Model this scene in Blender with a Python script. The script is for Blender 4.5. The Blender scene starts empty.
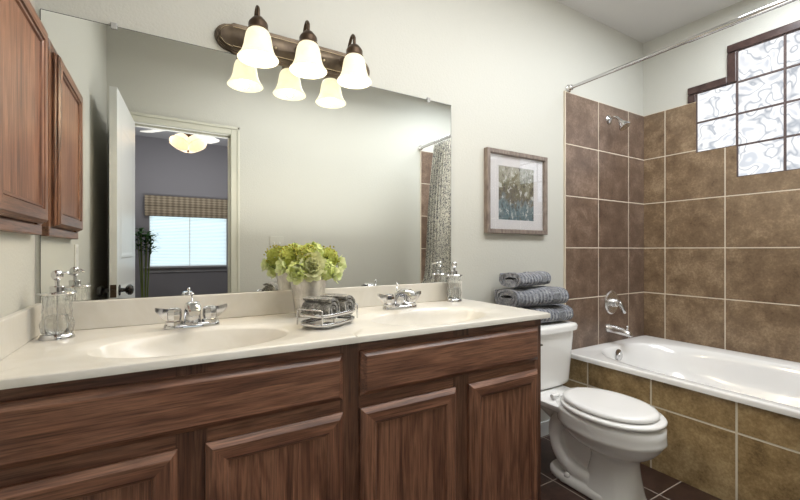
import bpy, bmesh, math, random
from mathutils import Vector, Matrix, noise
random.seed(7)
C = bpy.context.scene.collection
S = bpy.context.scene
H = 1.13           # eye height
W = 1.63           # mirror wall
XL = -0.349        # left wall
XR = 3.10          # tub wall
YF = -0.096        # wall with the doorway
ZC = 2.69          # ceiling
PI = math.pi

# ------------------------------------------------------------ camera, world, lights
cd = bpy.data.cameras.new('camera'); cam = bpy.data.objects.new('camera', cd); C.objects.link(cam)
cd.sensor_width = 36; cd.lens = 395/800*36; cd.clip_start = 0.02
cam.location = (0, 0, H); cam.rotation_euler = (PI/2, 0, -math.radians(30.64))
S.camera = cam
S.view_settings.view_transform = 'Standard'; S.view_settings.look = 'None'
S.view_settings.gamma = 1; S.view_settings.use_curve_mapping = False
S.view_settings.exposure = 0.86
try:
    S.cycles.use_denoising = True
    S.cycles.max_bounces = 12; S.cycles.transparent_max_bounces = 12
    S.cycles.caustics_refractive = False; S.cycles.caustics_reflective = True
    S.cycles.sample_clamp_indirect = 4
except Exception: pass
wd = bpy.data.worlds.new('sky'); S.world = wd; wd.use_nodes = True
wn = wd.node_tree.nodes; wl = wd.node_tree.links
bg = wn['Background']; sky = wn.new('ShaderNodeTexSky')
try:
    sky.sky_type = 'NISHITA'; sky.sun_disc = False; sky.sun_elevation = math.radians(45); sky.sun_rotation = math.radians(200)
except Exception: pass
wl.new(sky.outputs[0], bg.inputs[0]); bg.inputs[1].default_value = 0.35

def area(name, loc, rot, sx, sy, power, color):
    d = bpy.data.lights.new(name, 'AREA'); d.shape = 'RECTANGLE'; d.size = sx; d.size_y = sy
    d.energy = power; d.color = color
    o = bpy.data.objects.new(name, d); C.objects.link(o); o.location = loc; o.rotation_euler = rot
    return o
area('overhead_fill', (1.3, 0.60, 2.62), (math.radians(8), 0, 0), 1.9, 0.4, 15.5, (0.99, 0.985, 0.98))  # added soft fill below the ceiling, no fixture hangs here
area('upward_fill', (1.0, 0.62, 1.22), (PI, 0, 0), 1.6, 0.8, 4.8, (1.0, 0.98, 0.95))  # added up-facing fill to brighten the ceiling and upper walls
area('tub_fill', (2.50, 0.60, 2.66), (0, 0, 0), 0.6, 0.6, 12, (0.88, 0.94, 1.0))  # added cool fill over the tub, not a fitted lamp
area('window_daylight', (3.62, 0.83, 2.0), (0, math.radians(90), 0), 1.3, 1.3, 40, (0.93, 0.97, 1.0))
area('bedroom_up_fill', (0.3, -1.7, 1.4), (PI, 0, 0), 1.3, 1.3, 18, (1.0, 0.98, 0.97))  # added fill inside the bedroom, aimed up to brighten it
area('bedroom_top_fill', (0.25, -1.5, 2.66), (0, 0, 0), 1.5, 1.2, 14, (1.0, 0.98, 0.95))  # added downward fill for the bedroom, apart from the fan's lit bowls

# ------------------------------------------------------------ materials
def newmat(name):
    m = bpy.data.materials.new(name); m.use_nodes = True
    nt = m.node_tree
    return m, nt, nt.nodes['Principled BSDF'], nt.nodes['Material Output']
def lk(nt, a, b): nt.links.new(a, b)
def setp(p, **k):
    for a, v in k.items():
        n = {'color': 'Base Color', 'rough': 'Roughness', 'metal': 'Metallic', 'trans': 'Transmission Weight', 'ior': 'IOR',
             'coat': 'Coat Weight', 'sheen': 'Sheen Weight', 'sub': 'Subsurface Weight', 'spec': 'Specular IOR Level'}[a]
        if a == 'color': v = (*v, 1)
        p.inputs[n].default_value = v
def coords(nt, scale=(1, 1, 1), kind='Object'):
    if kind == 'World':
        src = nt.nodes.new('ShaderNodeNewGeometry').outputs['Position']
    else:
        src = nt.nodes.new('ShaderNodeTexCoord').outputs[kind]
    mp = nt.nodes.new('ShaderNodeMapping'); mp.inputs['Scale'].default_value = scale
    lk(nt, src, mp.inputs[0]); return mp.outputs[0]
def noise_n(nt, vec, scale, detail=4, rough=0.5, dist=0):
    n = nt.nodes.new('ShaderNodeTexNoise'); n.inputs['Scale'].default_value = scale
    n.inputs['Detail'].default_value = detail; n.inputs['Roughness'].default_value = rough
    n.inputs['Distortion'].default_value = dist; lk(nt, vec, n.inputs['Vector']); return n.outputs['Fac']
def ramp(nt, fac, stops):
    r = nt.nodes.new('ShaderNodeValToRGB'); e = r.color_ramp.elements
    while len(e) < len(stops): e.new(0.5)
    for i, (p, c) in enumerate(stops): e[i].position = p; e[i].color = (*c, 1)
    lk(nt, fac, r.inputs[0]); return r.outputs[0]
def bump(nt, h, strength, dist=0.002, normal=None):
    b = nt.nodes.new('ShaderNodeBump'); b.inputs['Strength'].default_value = strength; b.inputs['Distance'].default_value = dist
    lk(nt, h, b.inputs['Height'])
    if normal is not None: lk(nt, normal, b.inputs['Normal'])
    return b.outputs[0]
def mth(nt, op, a, b=None, clamp=False):
    n = nt.nodes.new('ShaderNodeMath'); n.operation = op; n.use_clamp = clamp
    for i, v in enumerate((a, b)):
        if v is None: continue
        if isinstance(v, (int, float)): n.inputs[i].default_value = v
        else: lk(nt, v, n.inputs[i])
    return n.outputs[0]
def mixc(nt, fac, a, b, mode='MIX'):
    n = nt.nodes.new('ShaderNodeMixRGB'); n.blend_type = mode
    for i, v in enumerate((fac, a, b)):
        if isinstance(v, (int, float)): n.inputs[i].default_value = v
        elif isinstance(v, tuple): n.inputs[i].default_value = (*v, 1)
        else: lk(nt, v, n.inputs[i])
    return n.outputs[0]
def plain(name, color, rough=0.5, metal=0, **k):
    m, nt, p, o = newmat(name); setp(p, color=color, rough=rough, metal=metal, **k); return m
def paint(name, color, rough=0.6, b=0.12, scale=170):
    m, nt, p, o = newmat(name); setp(p, color=color, rough=rough)
    v = coords(nt, kind='World'); lk(nt, bump(nt, noise_n(nt, v, scale, 3), b, 0.0015), p.inputs['Normal'])
    return m
def wood(name, grain, tone=1.0, red=1.0):
    m, nt, p, o = newmat(name)
    sc = {'x': (1.2, 14, 14), 'y': (14, 1.2, 14), 'z': (14, 14, 1.2)}[grain]
    v = coords(nt, sc, 'World')
    big = noise_n(nt, v, 1.6, 3, 0.55, 1.6)
    sf = tuple(a*(7.5 if a > 2 else 2.6) for a in sc)
    v2 = coords(nt, sf, 'World'); fine = noise_n(nt, v2, 2.2, 4, 0.7)
    c1 = ramp(nt, big, [(0.27, (0.050*tone*red, 0.021*tone, 0.013*tone)), (0.45, (0.105*tone*red, 0.046*tone, 0.027*tone)), (0.58, (0.165*tone*red, 0.080*tone, 0.048*tone)), (0.76, (0.070*tone*red, 0.029*tone, 0.016*tone))])
    c2 = ramp(nt, fine, [(0.36, (0.42, 0.38, 0.36)), (0.50, (1.0, 1.0, 1.0)), (0.68, (1.45, 1.40, 1.34))])
    lk(nt, mixc(nt, 0.85, c1, c2, 'MULTIPLY'), p.inputs['Base Color'])
    setp(p, rough=0.33, spec=0.6)
    lk(nt, bump(nt, fine, 0.18, 0.001), p.inputs['Normal'])
    return m
def tile(name, cols, grout, ua, ub, oa, ob_, pa, pb, g=0.006, rough=0.3, nscale=9, bev=0.0):
    """ua/ub: world axes across and up, oa/ob: a grout line's place, pa/pb: pitches"""
    m, nt, p, o = newmat(name)
    pos = nt.nodes.new('ShaderNodeNewGeometry').outputs['Position']
    sep = nt.nodes.new('ShaderNodeSeparateXYZ'); lk(nt, pos, sep.inputs[0])
    def cell(ax, off, pitch):
        t = mth(nt, 'DIVIDE', mth(nt, 'SUBTRACT', sep.outputs[ax], off), pitch)
        fl = mth(nt, 'FLOOR', t); fr = mth(nt, 'SUBTRACT', t, fl)
        d = mth(nt, 'MULTIPLY', mth(nt, 'MINIMUM', fr, mth(nt, 'SUBTRACT', 1.0, fr)), pitch)
        return fl, d
    fa, da = cell(ua, oa, pa); fb, db = cell(ub, ob_, pb)
    d = mth(nt, 'MINIMUM', da, db)
    mask = mth(nt, 'LESS_THAN', d, g/2)
    cb = nt.nodes.new('ShaderNodeCombineXYZ'); lk(nt, fa, cb.inputs[0]); lk(nt, fb, cb.inputs[1])
    wn_ = nt.nodes.new('ShaderNodeTexWhiteNoise'); wn_.noise_dimensions = '3D'; lk(nt, cb.outputs[0], wn_.inputs[0])
    sh = nt.nodes.new('ShaderNodeVectorMath'); sh.operation = 'MULTIPLY_ADD'
    lk(nt, wn_.outputs['Color'], sh.inputs[0]); sh.inputs[1].default_value = (7, 7, 7); lk(nt, pos, sh.inputs[2])
    n1 = noise_n(nt, sh.outputs[0], nscale, 8, 0.62, 0.3); n2 = noise_n(nt, sh.outputs[0], nscale*9, 5, 0.65)
    nn = mth(nt, 'ADD', mth(nt, 'MULTIPLY', n1, 0.62), mth(nt, 'MULTIPLY', n2, 0.38))
    nn = mth(nt, 'ADD', nn, mth(nt, 'MULTIPLY', mth(nt, 'SUBTRACT', wn_.outputs['Value'], 0.5), 0.05))
    col = ramp(nt, nn, [(0.32, cols[0]), (0.5, cols[1]), (0.66, cols[2])])
    lk(nt, mixc(nt, mask, col, grout), p.inputs['Base Color'])
    r = mth(nt, 'ADD', mth(nt, 'MULTIPLY', mask, 0.5), mth(nt, 'ADD', mth(nt, 'MULTIPLY', n2, 0.15), rough-0.07))
    lk(nt, r, p.inputs['Roughness'])
    hgt = mth(nt, 'MULTIPLY', mth(nt, 'MINIMUM', d, 0.006), 160)
    hgt = mth(nt, 'ADD', hgt, mth(nt, 'MULTIPLY', n2, 0.12))
    lk(nt, bump(nt, hgt, 0.5, 0.002), p.inputs['Normal'])
    return m
def fabric(name, stops, scale=60, rough=0.95, ribs=None, bs=0.8, dist=0.004):
    m, nt, p, o = newmat(name); setp(p, rough=rough, sheen=0.3)
    v = coords(nt); n = noise_n(nt, v, scale, 5, 0.7)
    h = n
    f = noise_n(nt, v, scale*0.35, 3, 0.6)
    mixv = mth(nt, 'ADD', mth(nt, 'MULTIPLY', n, 0.6), mth(nt, 'MULTIPLY', f, 0.4))
    col = ramp(nt, mixv, stops)
    if ribs:
        w = nt.nodes.new('ShaderNodeTexWave'); w.bands_direction = ribs[0]; w.inputs['Scale'].default_value = ribs[1]
        w.inputs['Distortion'].default_value = 1.2; w.inputs['Detail'].default_value = 2
        lk(nt, v, w.inputs[0])
        h = mth(nt, 'ADD', mth(nt, 'MULTIPLY', n, 0.5), mth(nt, 'MULTIPLY', w.outputs['Fac'], 0.8))
    lk(nt, col, p.inputs['Base Color']); lk(nt, bump(nt, h, bs, dist), p.inputs['Normal'])
    return m
M = {}
M['wall'] = paint('wall_paint', (0.54, 0.532, 0.478), 0.55, 0.7, 120)
M['ceiling'] = paint('ceiling_paint', (0.62, 0.61, 0.59), 0.8, 0.3, 110)
M['trimpaint'] = plain('trim_paint', (0.60, 0.59, 0.50), 0.35)
M['doorpaint'] = plain('door_paint', (0.68, 0.69, 0.68), 0.3)
M['bedwall'] = paint('bedroom_paint', (0.21, 0.205, 0.225), 0.7, 0.1)
M['bedceil'] = paint('bedroom_ceiling_paint', (0.33, 0.33, 0.35), 0.8, 0.1)
M['carpet'] = fabric('bedroom_carpet', [(0.3, (0.2, 0.17, 0.14)), (0.7, (0.34, 0.3, 0.25))], 80)
GR = (0.64, 0.56, 0.45)
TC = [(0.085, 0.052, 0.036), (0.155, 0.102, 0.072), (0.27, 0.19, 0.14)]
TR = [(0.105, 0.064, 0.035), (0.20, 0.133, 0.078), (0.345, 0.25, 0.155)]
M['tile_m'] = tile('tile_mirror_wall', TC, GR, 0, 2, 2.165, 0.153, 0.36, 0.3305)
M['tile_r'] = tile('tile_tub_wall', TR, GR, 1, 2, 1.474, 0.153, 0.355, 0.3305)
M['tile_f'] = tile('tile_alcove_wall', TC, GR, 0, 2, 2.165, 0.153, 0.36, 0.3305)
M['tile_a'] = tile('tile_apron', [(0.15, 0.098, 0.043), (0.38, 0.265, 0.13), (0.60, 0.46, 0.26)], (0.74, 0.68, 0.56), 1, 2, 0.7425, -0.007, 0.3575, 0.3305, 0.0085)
M['tile_floor'] = tile('tile_floor', [(0.022, 0.011, 0.009), (0.05, 0.026, 0.02), (0.085, 0.046, 0.036)], (0.42, 0.36, 0.31), 0, 1, 1.96, 0.96, 0.325, 0.325, 0.005, 0.3, 7)
M['tile_trim'] = plain('tile_border', (0.085, 0.048, 0.038), 0.35)
_m, _nt, _p, _o = newmat('tile_border2')
_v = coords(_nt, kind='World'); lk(_nt, ramp(_nt, noise_n(_nt, _v, 22, 7, .65), [(0.35, (0.034, 0.018, 0.017)), (0.65, (0.078, 0.045, 0.038))]), _p.inputs['Base Color']); setp(_p, rough=0.32)
M['tile_trim'] = _m
M['wood_x'] = wood('wood_grain_x', 'x', 1.55); M['wood_z'] = wood('wood_grain_z', 'z', 1.6); M['wood_y'] = wood('wood_grain_y', 'y', 1.35)
M['wood_zl'] = wood('wood_light_z', 'z', 1.75)
M['wood_dark'] = wood('wood_face_frame', 'z', 1.05)
M['chrome'] = plain('chrome', (0.66, 0.66, 0.67), 0.07, 1)
M['brushed'] = plain('brushed_nickel', (0.72, 0.71, 0.70), 0.27, 1)
M['bronze'] = plain('oiled_bronze', (0.085, 0.055, 0.035), 0.38, 0.75)
_m, _nt, _p, _o = newmat('aged_bronze_plate'); setp(_p, rough=0.34, metal=0.7)
_v = coords(_nt); lk(_nt, ramp(_nt, noise_n(_nt, _v, 25, 4), [(0.3, (0.055, 0.038, 0.024)), (0.7, (0.105, 0.078, 0.05))]), _p.inputs['Base Color'])
M['plate'] = _m
M['black'] = plain('black_knob', (0.008, 0.008, 0.009), 0.12, 0.0, coat=1.0)
M['porcelain'] = plain('porcelain', (0.86, 0.855, 0.835), 0.12, 0, coat=0.6)
M['seatplastic'] = plain('seat_plastic', (0.88, 0.87, 0.85), 0.16, 0, coat=0.4)
M['acrylic'] = plain('tub_acrylic', (0.86, 0.85, 0.83), 0.15, 0, coat=0.5)
_m, _nt, _p, _o = newmat('cultured_marble'); setp(_p, rough=0.3, coat=0.12)
_v = coords(_nt); lk(_nt, ramp(_nt, noise_n(_nt, _v, 7, 6, 0.6, 1.0), [(0.35, (0.635, 0.60, 0.53)), (0.65, (0.69, 0.66, 0.60))]), _p.inputs['Base Color'])
M['marble'] = _m
M['mirror'] = plain('mirror_silver', (0.90, 0.915, 0.895), 0.0, 1)
M['edge'] = plain('mirror_edge', (0.06, 0.065, 0.06), 0.3)
M['clip'] = plain('clear_plastic_clip', (0.75, 0.75, 0.72), 0.15, 0, trans=0.5)
M['mat'] = plain('picture_mat', (0.70, 0.69, 0.70), 0.8)
M['white'] = plain('white_plastic', (0.75, 0.74, 0.70), 0.35)
M['rubber'] = plain('dark_slot', (0.02, 0.02, 0.02), 0.6)
# glass
def glassmat(name, tint=(1, 1, 1), rough=0.02, tr=0.5, ior=1.45, bscale=0, bs=0.0):
    m, nt, p, o = newmat(name); setp(p, color=tint, rough=rough, trans=1.0, ior=ior)
    t = nt.nodes.new('ShaderNodeBsdfTransparent'); t.inputs[0].default_value = (*tint, 1)
    mx = nt.nodes.new('ShaderNodeMixShader'); mx.inputs[0].default_value = 1-tr
    lk(nt, t.outputs[0], mx.inputs[1]); lk(nt, p.outputs[0], mx.inputs[2]); lk(nt, mx.outputs[0], o.inputs[0])
    if bscale:
        lk(nt, bump(nt, noise_n(nt, coords(nt, kind='World'), bscale, 2, 0.5, 1.5), bs, 0.02), p.inputs['Normal'])
    return m
M['glass'] = glassmat('clear_glass', (0.98, 0.985, 0.98), 0.06, 0.35, 1.45, 120, 0.3)
M['soap'] = plain('clear_soap', (0.9, 0.9, 0.88), 0.1, 0, trans=0.9)
# picture pane: mostly clear, mirror-like at a slant
_m, _nt, _p, _o = newmat('picture_glazing')
_t = _nt.nodes.new('ShaderNodeBsdfTransparent'); _g = _nt.nodes.new('ShaderNodeBsdfGlossy'); _g.inputs['Roughness'].default_value = 0.01
_f = _nt.nodes.new('ShaderNodeFresnel'); _f.inputs[0].default_value = 2.7
_x = _nt.nodes.new('ShaderNodeMixShader'); _bf = _nt.nodes.new('ShaderNodeNewGeometry').outputs['Backfacing']; lk(_nt, mth(_nt, 'MULTIPLY', _f.outputs[0], mth(_nt, 'SUBTRACT', 1.0, _bf)), _x.inputs[0]); lk(_nt, _t.outputs[0], _x.inputs[1]); lk(_nt, _g.outputs[0], _x.inputs[2]); lk(_nt, _x.outputs[0], _o.inputs[0])
M['glazing'] = _m
# window glass block: daylit wavy glass
_m, _nt, _p, _o = newmat('glass_block')
_v = coords(_nt, (1, 1, 1), 'World')
_n = noise_n(_nt, _v, 12, 0.6, 0.4, 0.7)
_c = ramp(_nt, _n, [(0.28, (0.66, 0.69, 0.74)), (0.36, (1.0, 1.0, 1.0)), (0.425, (1.0, 1.0, 1.0)), (0.485, (0.44, 0.47, 0.52)), (0.55, (1.0, 1.0, 1.0)), (0.64, (1.0, 1.0, 1.0)), (0.72, (0.66, 0.69, 0.75))])
_e = _nt.nodes.new('ShaderNodeEmission'); lk(_nt, _c, _e.inputs[0]); _e.inputs[1].default_value = 0.64
setp(_p, color=(0.95, 0.98, 1.0), rough=0.05, trans=1.0, ior=1.3)
lk(_nt, bump(_nt, _n, 0.5, 0.02), _p.inputs['Normal'])
_t = _nt.nodes.new('ShaderNodeBsdfTransparent'); _x = _nt.nodes.new('ShaderNodeMixShader'); _x.inputs[0].default_value = 0.6
lk(_nt, _t.outputs[0], _x.inputs[1]); lk(_nt, _p.outputs[0], _x.inputs[2])
_x2 = _nt.nodes.new('ShaderNodeMixShader'); _x2.inputs[0].default_value = 0.95
lk(_nt, _x.outputs[0], _x2.inputs[1]); lk(_nt, _e.outputs[0], _x2.inputs[2]); lk(_nt, _x2.outputs[0], _o.inputs[0])
M['block'] = _m
# lit alabaster shade
_m, _nt, _p, _o = newmat('alabaster_shade'); setp(_p, color=(0.55, 0.52, 0.44), rough=0.35)
_v = coords(_nt, (1, 1, 1)); _n = noise_n(_nt, _v, 22, 4, 0.6, 1.5)
_c = ramp(_nt, _n, [(0.3, (1.0, 0.90, 0.62)), (0.7, (1.0, 0.98, 0.84))])
_e = _nt.nodes.new('ShaderNodeEmission'); lk(_nt, _c, _e.inputs[0]); _e.inputs[1].default_value = 0.36
_tr = _nt.nodes.new('ShaderNodeBsdfTranslucent'); _tr.inputs[0].default_value = (0.55, 0.50, 0.38, 1)
_x = _nt.nodes.new('ShaderNodeMixShader'); _x.inputs[0].default_value = 0.5; lk(_nt, _p.outputs[0], _x.inputs[1]); lk(_nt, _tr.outputs[0], _x.inputs[2])
_a = _nt.nodes.new('ShaderNodeAddShader'); lk(_nt, _x.outputs[0], _a.inputs[0]); lk(_nt, _e.outputs[0], _a.inputs[1]); lk(_nt, _a.outputs[0], _o.inputs[0])
M['shade'] = _m
def emit(name, col, st):
    m, nt, p, o = newmat(name); p.inputs['Emission Color'].default_value = (*col, 1); p.inputs['Emission Strength'].default_value = st
    setp(p, color=col); return m
M['bulb'] = emit('lit_bulb', (1.0, 0.9, 0.68), 1.6)
M['fanglass'] = emit('lit_fan_glass', (1.0, 0.80, 0.55), 0.32)
M['blind'] = emit('daylit_blind', (0.80, 0.90, 0.94), 0.30)
M['blindpale'] = emit('daylit_pane', (0.45, 0.55, 0.60), 0.25)
# towels
TG = [(0.36, (0.05, 0.047, 0.04)), (0.5, (0.17, 0.162, 0.142)), (0.62, (0.42, 0.405, 0.36))]
M['rolltowel'] = fabric('charcoal_terry', TG, 150, ribs=('DIAGONAL', 12), bs=1.0, dist=0.006)
TB = [(0.36, (0.075, 0.083, 0.105)), (0.5, (0.20, 0.21, 0.245)), (0.62, (0.40, 0.41, 0.44))]
M['towel'] = fabric('slate_terry', TB, 110, ribs=('X', 13), bs=1.0, dist=0.01)
M['towel_band'] = fabric('towel_woven_band', [(0.35, (0.05, 0.055, 0.07)), (0.65, (0.30, 0.31, 0.33))], 60, ribs=('Y', 30), bs=1.0, dist=0.006)
# galvanised bucket
_m, _nt, _p, _o = newmat('galvanised'); setp(_p, metal=0.85)
_n = noise_n(_nt, coords(_nt, (1, 1, 0.5)), 26, 5, 0.65)
lk(_nt, ramp(_nt, _n, [(0.35, (0.42, 0.40, 0.37)), (0.65, (0.74, 0.72, 0.68))]), _p.inputs['Base Color'])
lk(_nt, mth(_nt, 'ADD', mth(_nt, 'MULTIPLY', _n, 0.3), 0.22), _p.inputs['Roughness'])
lk(_nt, bump(_nt, _n, 0.35, 0.003), _p.inputs['Normal'])
M['galv'] = _m
def petalmat(name, c0, c1, scale=40):
    m, nt, p, o = newmat(name); setp(p, rough=0.6)
    lk(nt, ramp(nt, noise_n(nt, coords(nt), scale, 3), [(0.35, c0), (0.65, c1)]), p.inputs['Base Color'])
    t = nt.nodes.new('ShaderNodeBsdfTranslucent'); t.inputs[0].default_value = (*c1, 1)
    x = nt.nodes.new('ShaderNodeMixShader'); x.inputs[0].default_value = 0.25
    lk(nt, p.outputs[0], x.inputs[1]); lk(nt, t.outputs[0], x.inputs[2]); lk(nt, x.outputs[0], o.inputs[0]); return m
M['petal_pale'] = petalmat('petal_pale', (0.64, 0.72, 0.28), (0.86, 0.90, 0.58))
M['petal_lime'] = petalmat('petal_lime', (0.50, 0.58, 0.14), (0.76, 0.82, 0.38))
M['petal_moss'] = petalmat('petal_moss', (0.34, 0.38, 0.05), (0.58, 0.60, 0.15))
M['petal_rose'] = petalmat('petal_rose', (0.56, 0.58, 0.27), (0.80, 0.80, 0.50))
M['gold'] = petalmat('bud_gold', (0.30, 0.27, 0.03), (0.50, 0.45, 0.06), 90)
M['stem'] = plain('stem_green', (0.14, 0.19, 0.04), 0.6)
M['leaf'] = petalmat('house_plant_leaf', (0.03, 0.08, 0.03), (0.08, 0.2, 0.06))
M['pot'] = plain('dark_pot', (0.05, 0.045, 0.04), 0.4)
# curtain: ivory cloth with a dark vine print
_m, _nt, _p, _o = newmat('curtain_print'); setp(_p, rough=0.85)
_v = coords(_nt, (1, 1, 1), 'UV')
_n = noise_n(_nt, _v, 34, 2, 0.5, 1.4); _n2 = noise_n(_nt, _v, 55, 2, 0.5, 0.6)
_k = mth(_nt, 'MINIMUM', mth(_nt, 'ABSOLUTE', mth(_nt, 'SUBTRACT', _n, 0.5)), mth(_nt, 'ABSOLUTE', mth(_nt, 'SUBTRACT', _n2, 0.42)))
lk(_nt, ramp(_nt, _k, [(0.020, (0.10, 0.10, 0.115)), (0.040, (0.60, 0.575, 0.49))]), _p.inputs['Base Color'])
M['curtain'] = _m
# plaid valance
_m, _nt, _p, _o = newmat('valance_plaid'); setp(_p, rough=0.9)
_v = coords(_nt)
_w1 = _nt.nodes.new('ShaderNodeTexWave'); _w1.bands_direction = 'X'; _w1.inputs['Scale'].default_value = 4.5; lk(_nt, _v, _w1.inputs[0])
_w2 = _nt.nodes.new('ShaderNodeTexWave'); _w2.bands_direction = 'Z'; _w2.inputs['Scale'].default_value = 9; lk(_nt, _v, _w2.inputs[0])
_k = mth(_nt, 'ADD', mth(_nt, 'MULTIPLY', _w1.outputs['Fac'], 0.5), mth(_nt, 'MULTIPLY', _w2.outputs['Fac'], 0.5))
lk(_nt, ramp(_nt, _k, [(0.2, (0.15, 0.12, 0.085)), (0.8, (0.33, 0.275, 0.20))]), _p.inputs['Base Color'])
M['valance'] = _m
# weathered picture frame
_m, _nt, _p, _o = newmat('weathered_frame'); setp(_p, rough=0.5)
lk(_nt, ramp(_nt, noise_n(_nt, coords(_nt, (12, 12, 3)), 6, 5, 0.6), [(0.3, (0.115, 0.085, 0.07)), (0.7, (0.28, 0.23, 0.195))]), _p.inputs['Base Color'])
M['frame'] = _m
# abstract harbour-like print
_m, _nt, _p, _o = newmat('abstract_print'); setp(_p, rough=0.7)
_v = coords(_nt)
_sep = _nt.nodes.new('ShaderNodeSeparateXYZ'); lk(_nt, _v, _sep.inputs[0])
_n1 = noise_n(_nt, coords(_nt, (1, 1, 0.8)), 16, 8, 0.75, 0.4); _n2 = noise_n(_nt, coords(_nt, (1.2, 1, 0.85)), 34, 5, 0.7, 0.4)
_h = mth(_nt, 'ADD', mth(_nt, 'MULTIPLY', mth(_nt, 'SUBTRACT', _sep.outputs[2], -0.16), 3.1), mth(_nt, 'MULTIPLY', mth(_nt, 'SUBTRACT', _n1, 0.5), 1.6))
_c1 = ramp(_nt, _h, [(0.02, (0.08, 0.15, 0.18)), (0.28, (0.17, 0.24, 0.26)), (0.42, (0.12, 0.11, 0.09)), (0.62, (0.14, 0.14, 0.085)), (0.80, (0.28, 0.28, 0.22)), (0.98, (0.40, 0.40, 0.35))])
_c2 = ramp(_nt, _n2, [(0.40, (0.02, 0.02, 0.03)), (0.50, (0.30, 0.32, 0.30)), (0.60, (0.72, 0.73, 0.70))])
_fm = mth(_nt, 'MULTIPLY', mth(_nt, 'GREATER_THAN', mth(_nt, 'ABSOLUTE', mth(_nt, 'SUBTRACT', _n2, 0.5)), 0.085), 0.65)
lk(_nt, mixc(_nt, _fm, _c1, _c2), _p.inputs['Base Color'])
M['print'] = _m

# ------------------------------------------------------------ mesh helpers
def obj(name, bm, mat, parent=None, smooth=False, label=None, kind=None, autos=None):
    me = bpy.data.meshes.new(name)
    bmesh.ops.recalc_face_normals(bm, faces=bm.faces[:])
    o = bpy.data.objects.new(name, me); C.objects.link(o)
    if parent is not None:
        off = Vector((0, 0, 0)); q = parent
        while q is not None: off += Vector(q.location); q = q.parent
        bmesh.ops.translate(bm, verts=bm.verts[:], vec=-off)
        o.parent = parent
    bm.to_mesh(me); bm.free()
    for m in (mat if isinstance(mat, (list, tuple)) else [mat]): me.materials.append(m)
    if smooth:
        for p in me.polygons: p.use_smooth = True
        if autos:
            for e in me.edges: pass
            me.set_sharp_from_angle(angle=math.radians(autos))
    if label: o['label'] = label
    if kind: o['kind'] = kind
    return o
def root(name, label, cat, loc=(0, 0, 0), group=None):
    o = bpy.data.objects.new(name, None); C.objects.link(o); o.location = loc; o.empty_display_size = 0.05
    o['label'] = label; o['category'] = cat
    if group: o['group'] = group
    return o
def tag(o, label, cat, group=None):
    o['label'] = label; o['category'] = cat
    if group: o['group'] = group
    return o
def recenter(o):
    """move the origin of a single-mesh thing to its base"""
    me = o.data; xs = [v.co for v in me.vertices]
    c = Vector(((min(v.x for v in xs)+max(v.x for v in xs))/2, (min(v.y for v in xs)+max(v.y for v in xs))/2, min(v.z for v in xs)))
    me.transform(Matrix.Translation(-c)); o.location = c; return o
def struct(name, bm, mat, smooth=False, parent=None): return obj(name, bm, mat, parent, smooth, kind='structure' if parent is None else None)
def B(): return bmesh.new()
def box(bm, x0, x1, y0, y1, z0, z1, bev=0, seg=2, mi=0, mtx=None):
    r = bmesh.ops.create_cube(bm, size=1)
    vs = r['verts']
    for v in vs: v.co = Vector(((x0+x1)/2+v.co.x*(x1-x0), (y0+y1)/2+v.co.y*(y1-y0), (z0+z1)/2+v.co.z*(z1-z0)))
    fs = {f for v in vs for f in v.link_faces}
    for f in fs: f.material_index = mi
    if bev:
        es = {e for f in fs for e in f.edges}
        r = bmesh.ops.bevel(bm, geom=list(es), offset=bev, segments=seg, affect='EDGES', profile=0.5)
        vs = list({v for f in r['faces'] for v in f.verts} | set(v for v in vs if v.is_valid))
    if mtx is not None:
        bmesh.ops.transform(bm, matrix=mtx, verts=[v for v in vs if v.is_valid])
    return vs
def rings(bm, loops, close=True, cap0=False, cap1=False, mi=0):
    """loops: lists of points of equal count; bridged in order"""
    vv = [[bm.verts.new(p) for p in L] for L in loops]
    n = len(vv[0])
    for a, b in zip(vv, vv[1:]):
        for i in range(n if close else n-1):
            j = (i+1) % n
            try:
                f = bm.faces.new((a[i], a[j], b[j], b[i])); f.material_index = mi
            except ValueError: pass
    if cap0: bm.faces.new(vv[0][::-1]).material_index = mi
    if cap1: bm.faces.new(vv[-1]).material_index = mi
    return vv
def frame_of(d):
    d = Vector(d).normalized(); a = Vector((0, 0, 1)) if abs(d.z) < 0.9 else Vector((1, 0, 0))
    u = d.cross(a).normalized(); v = d.cross(u).normalized(); return u, v
def lathe(bm, prof, c, axis=(0, 0, 1), n=32, sx=1, sy=1, rot=0, cap0=True, cap1=True, mi=0):
    axis = Vector(axis).normalized()
    if abs(axis.z) > 0.99: u, v = Vector((1, 0, 0)), Vector((0, 1, 0))
    else: u, v = frame_of(axis)
    c = Vector(c); L = []
    for r, h in prof:
        L.append([c+axis*h+(u*math.cos(rot+2*PI*i/n)*sx+v*math.sin(rot+2*PI*i/n)*sy)*max(r, 1e-5) for i in range(n)])
    rings(bm, L, True, cap0, cap1, mi)
def tube(bm, pts, r, n=12, mi=0, caps=True, flat=1.0):
    pts = [Vector(p) for p in pts]; L = []
    up = None
    for i, p in enumerate(pts):
        d = (pts[min(i+1, len(pts)-1)]-pts[max(i-1, 0)]).normalized()
        if up is None: u, v = frame_of(d)
        else:
            u = (up-d*up.dot(d)).normalized(); v = d.cross(u)
        up = u
        rr = r[i] if isinstance(r, (list, tuple)) else r
        L.append([p+u*math.cos(2*PI*k/n)*rr*flat+v*math.sin(2*PI*k/n)*rr for k in range(n)])
    rings(bm, L, True, caps, caps, mi)
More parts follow.
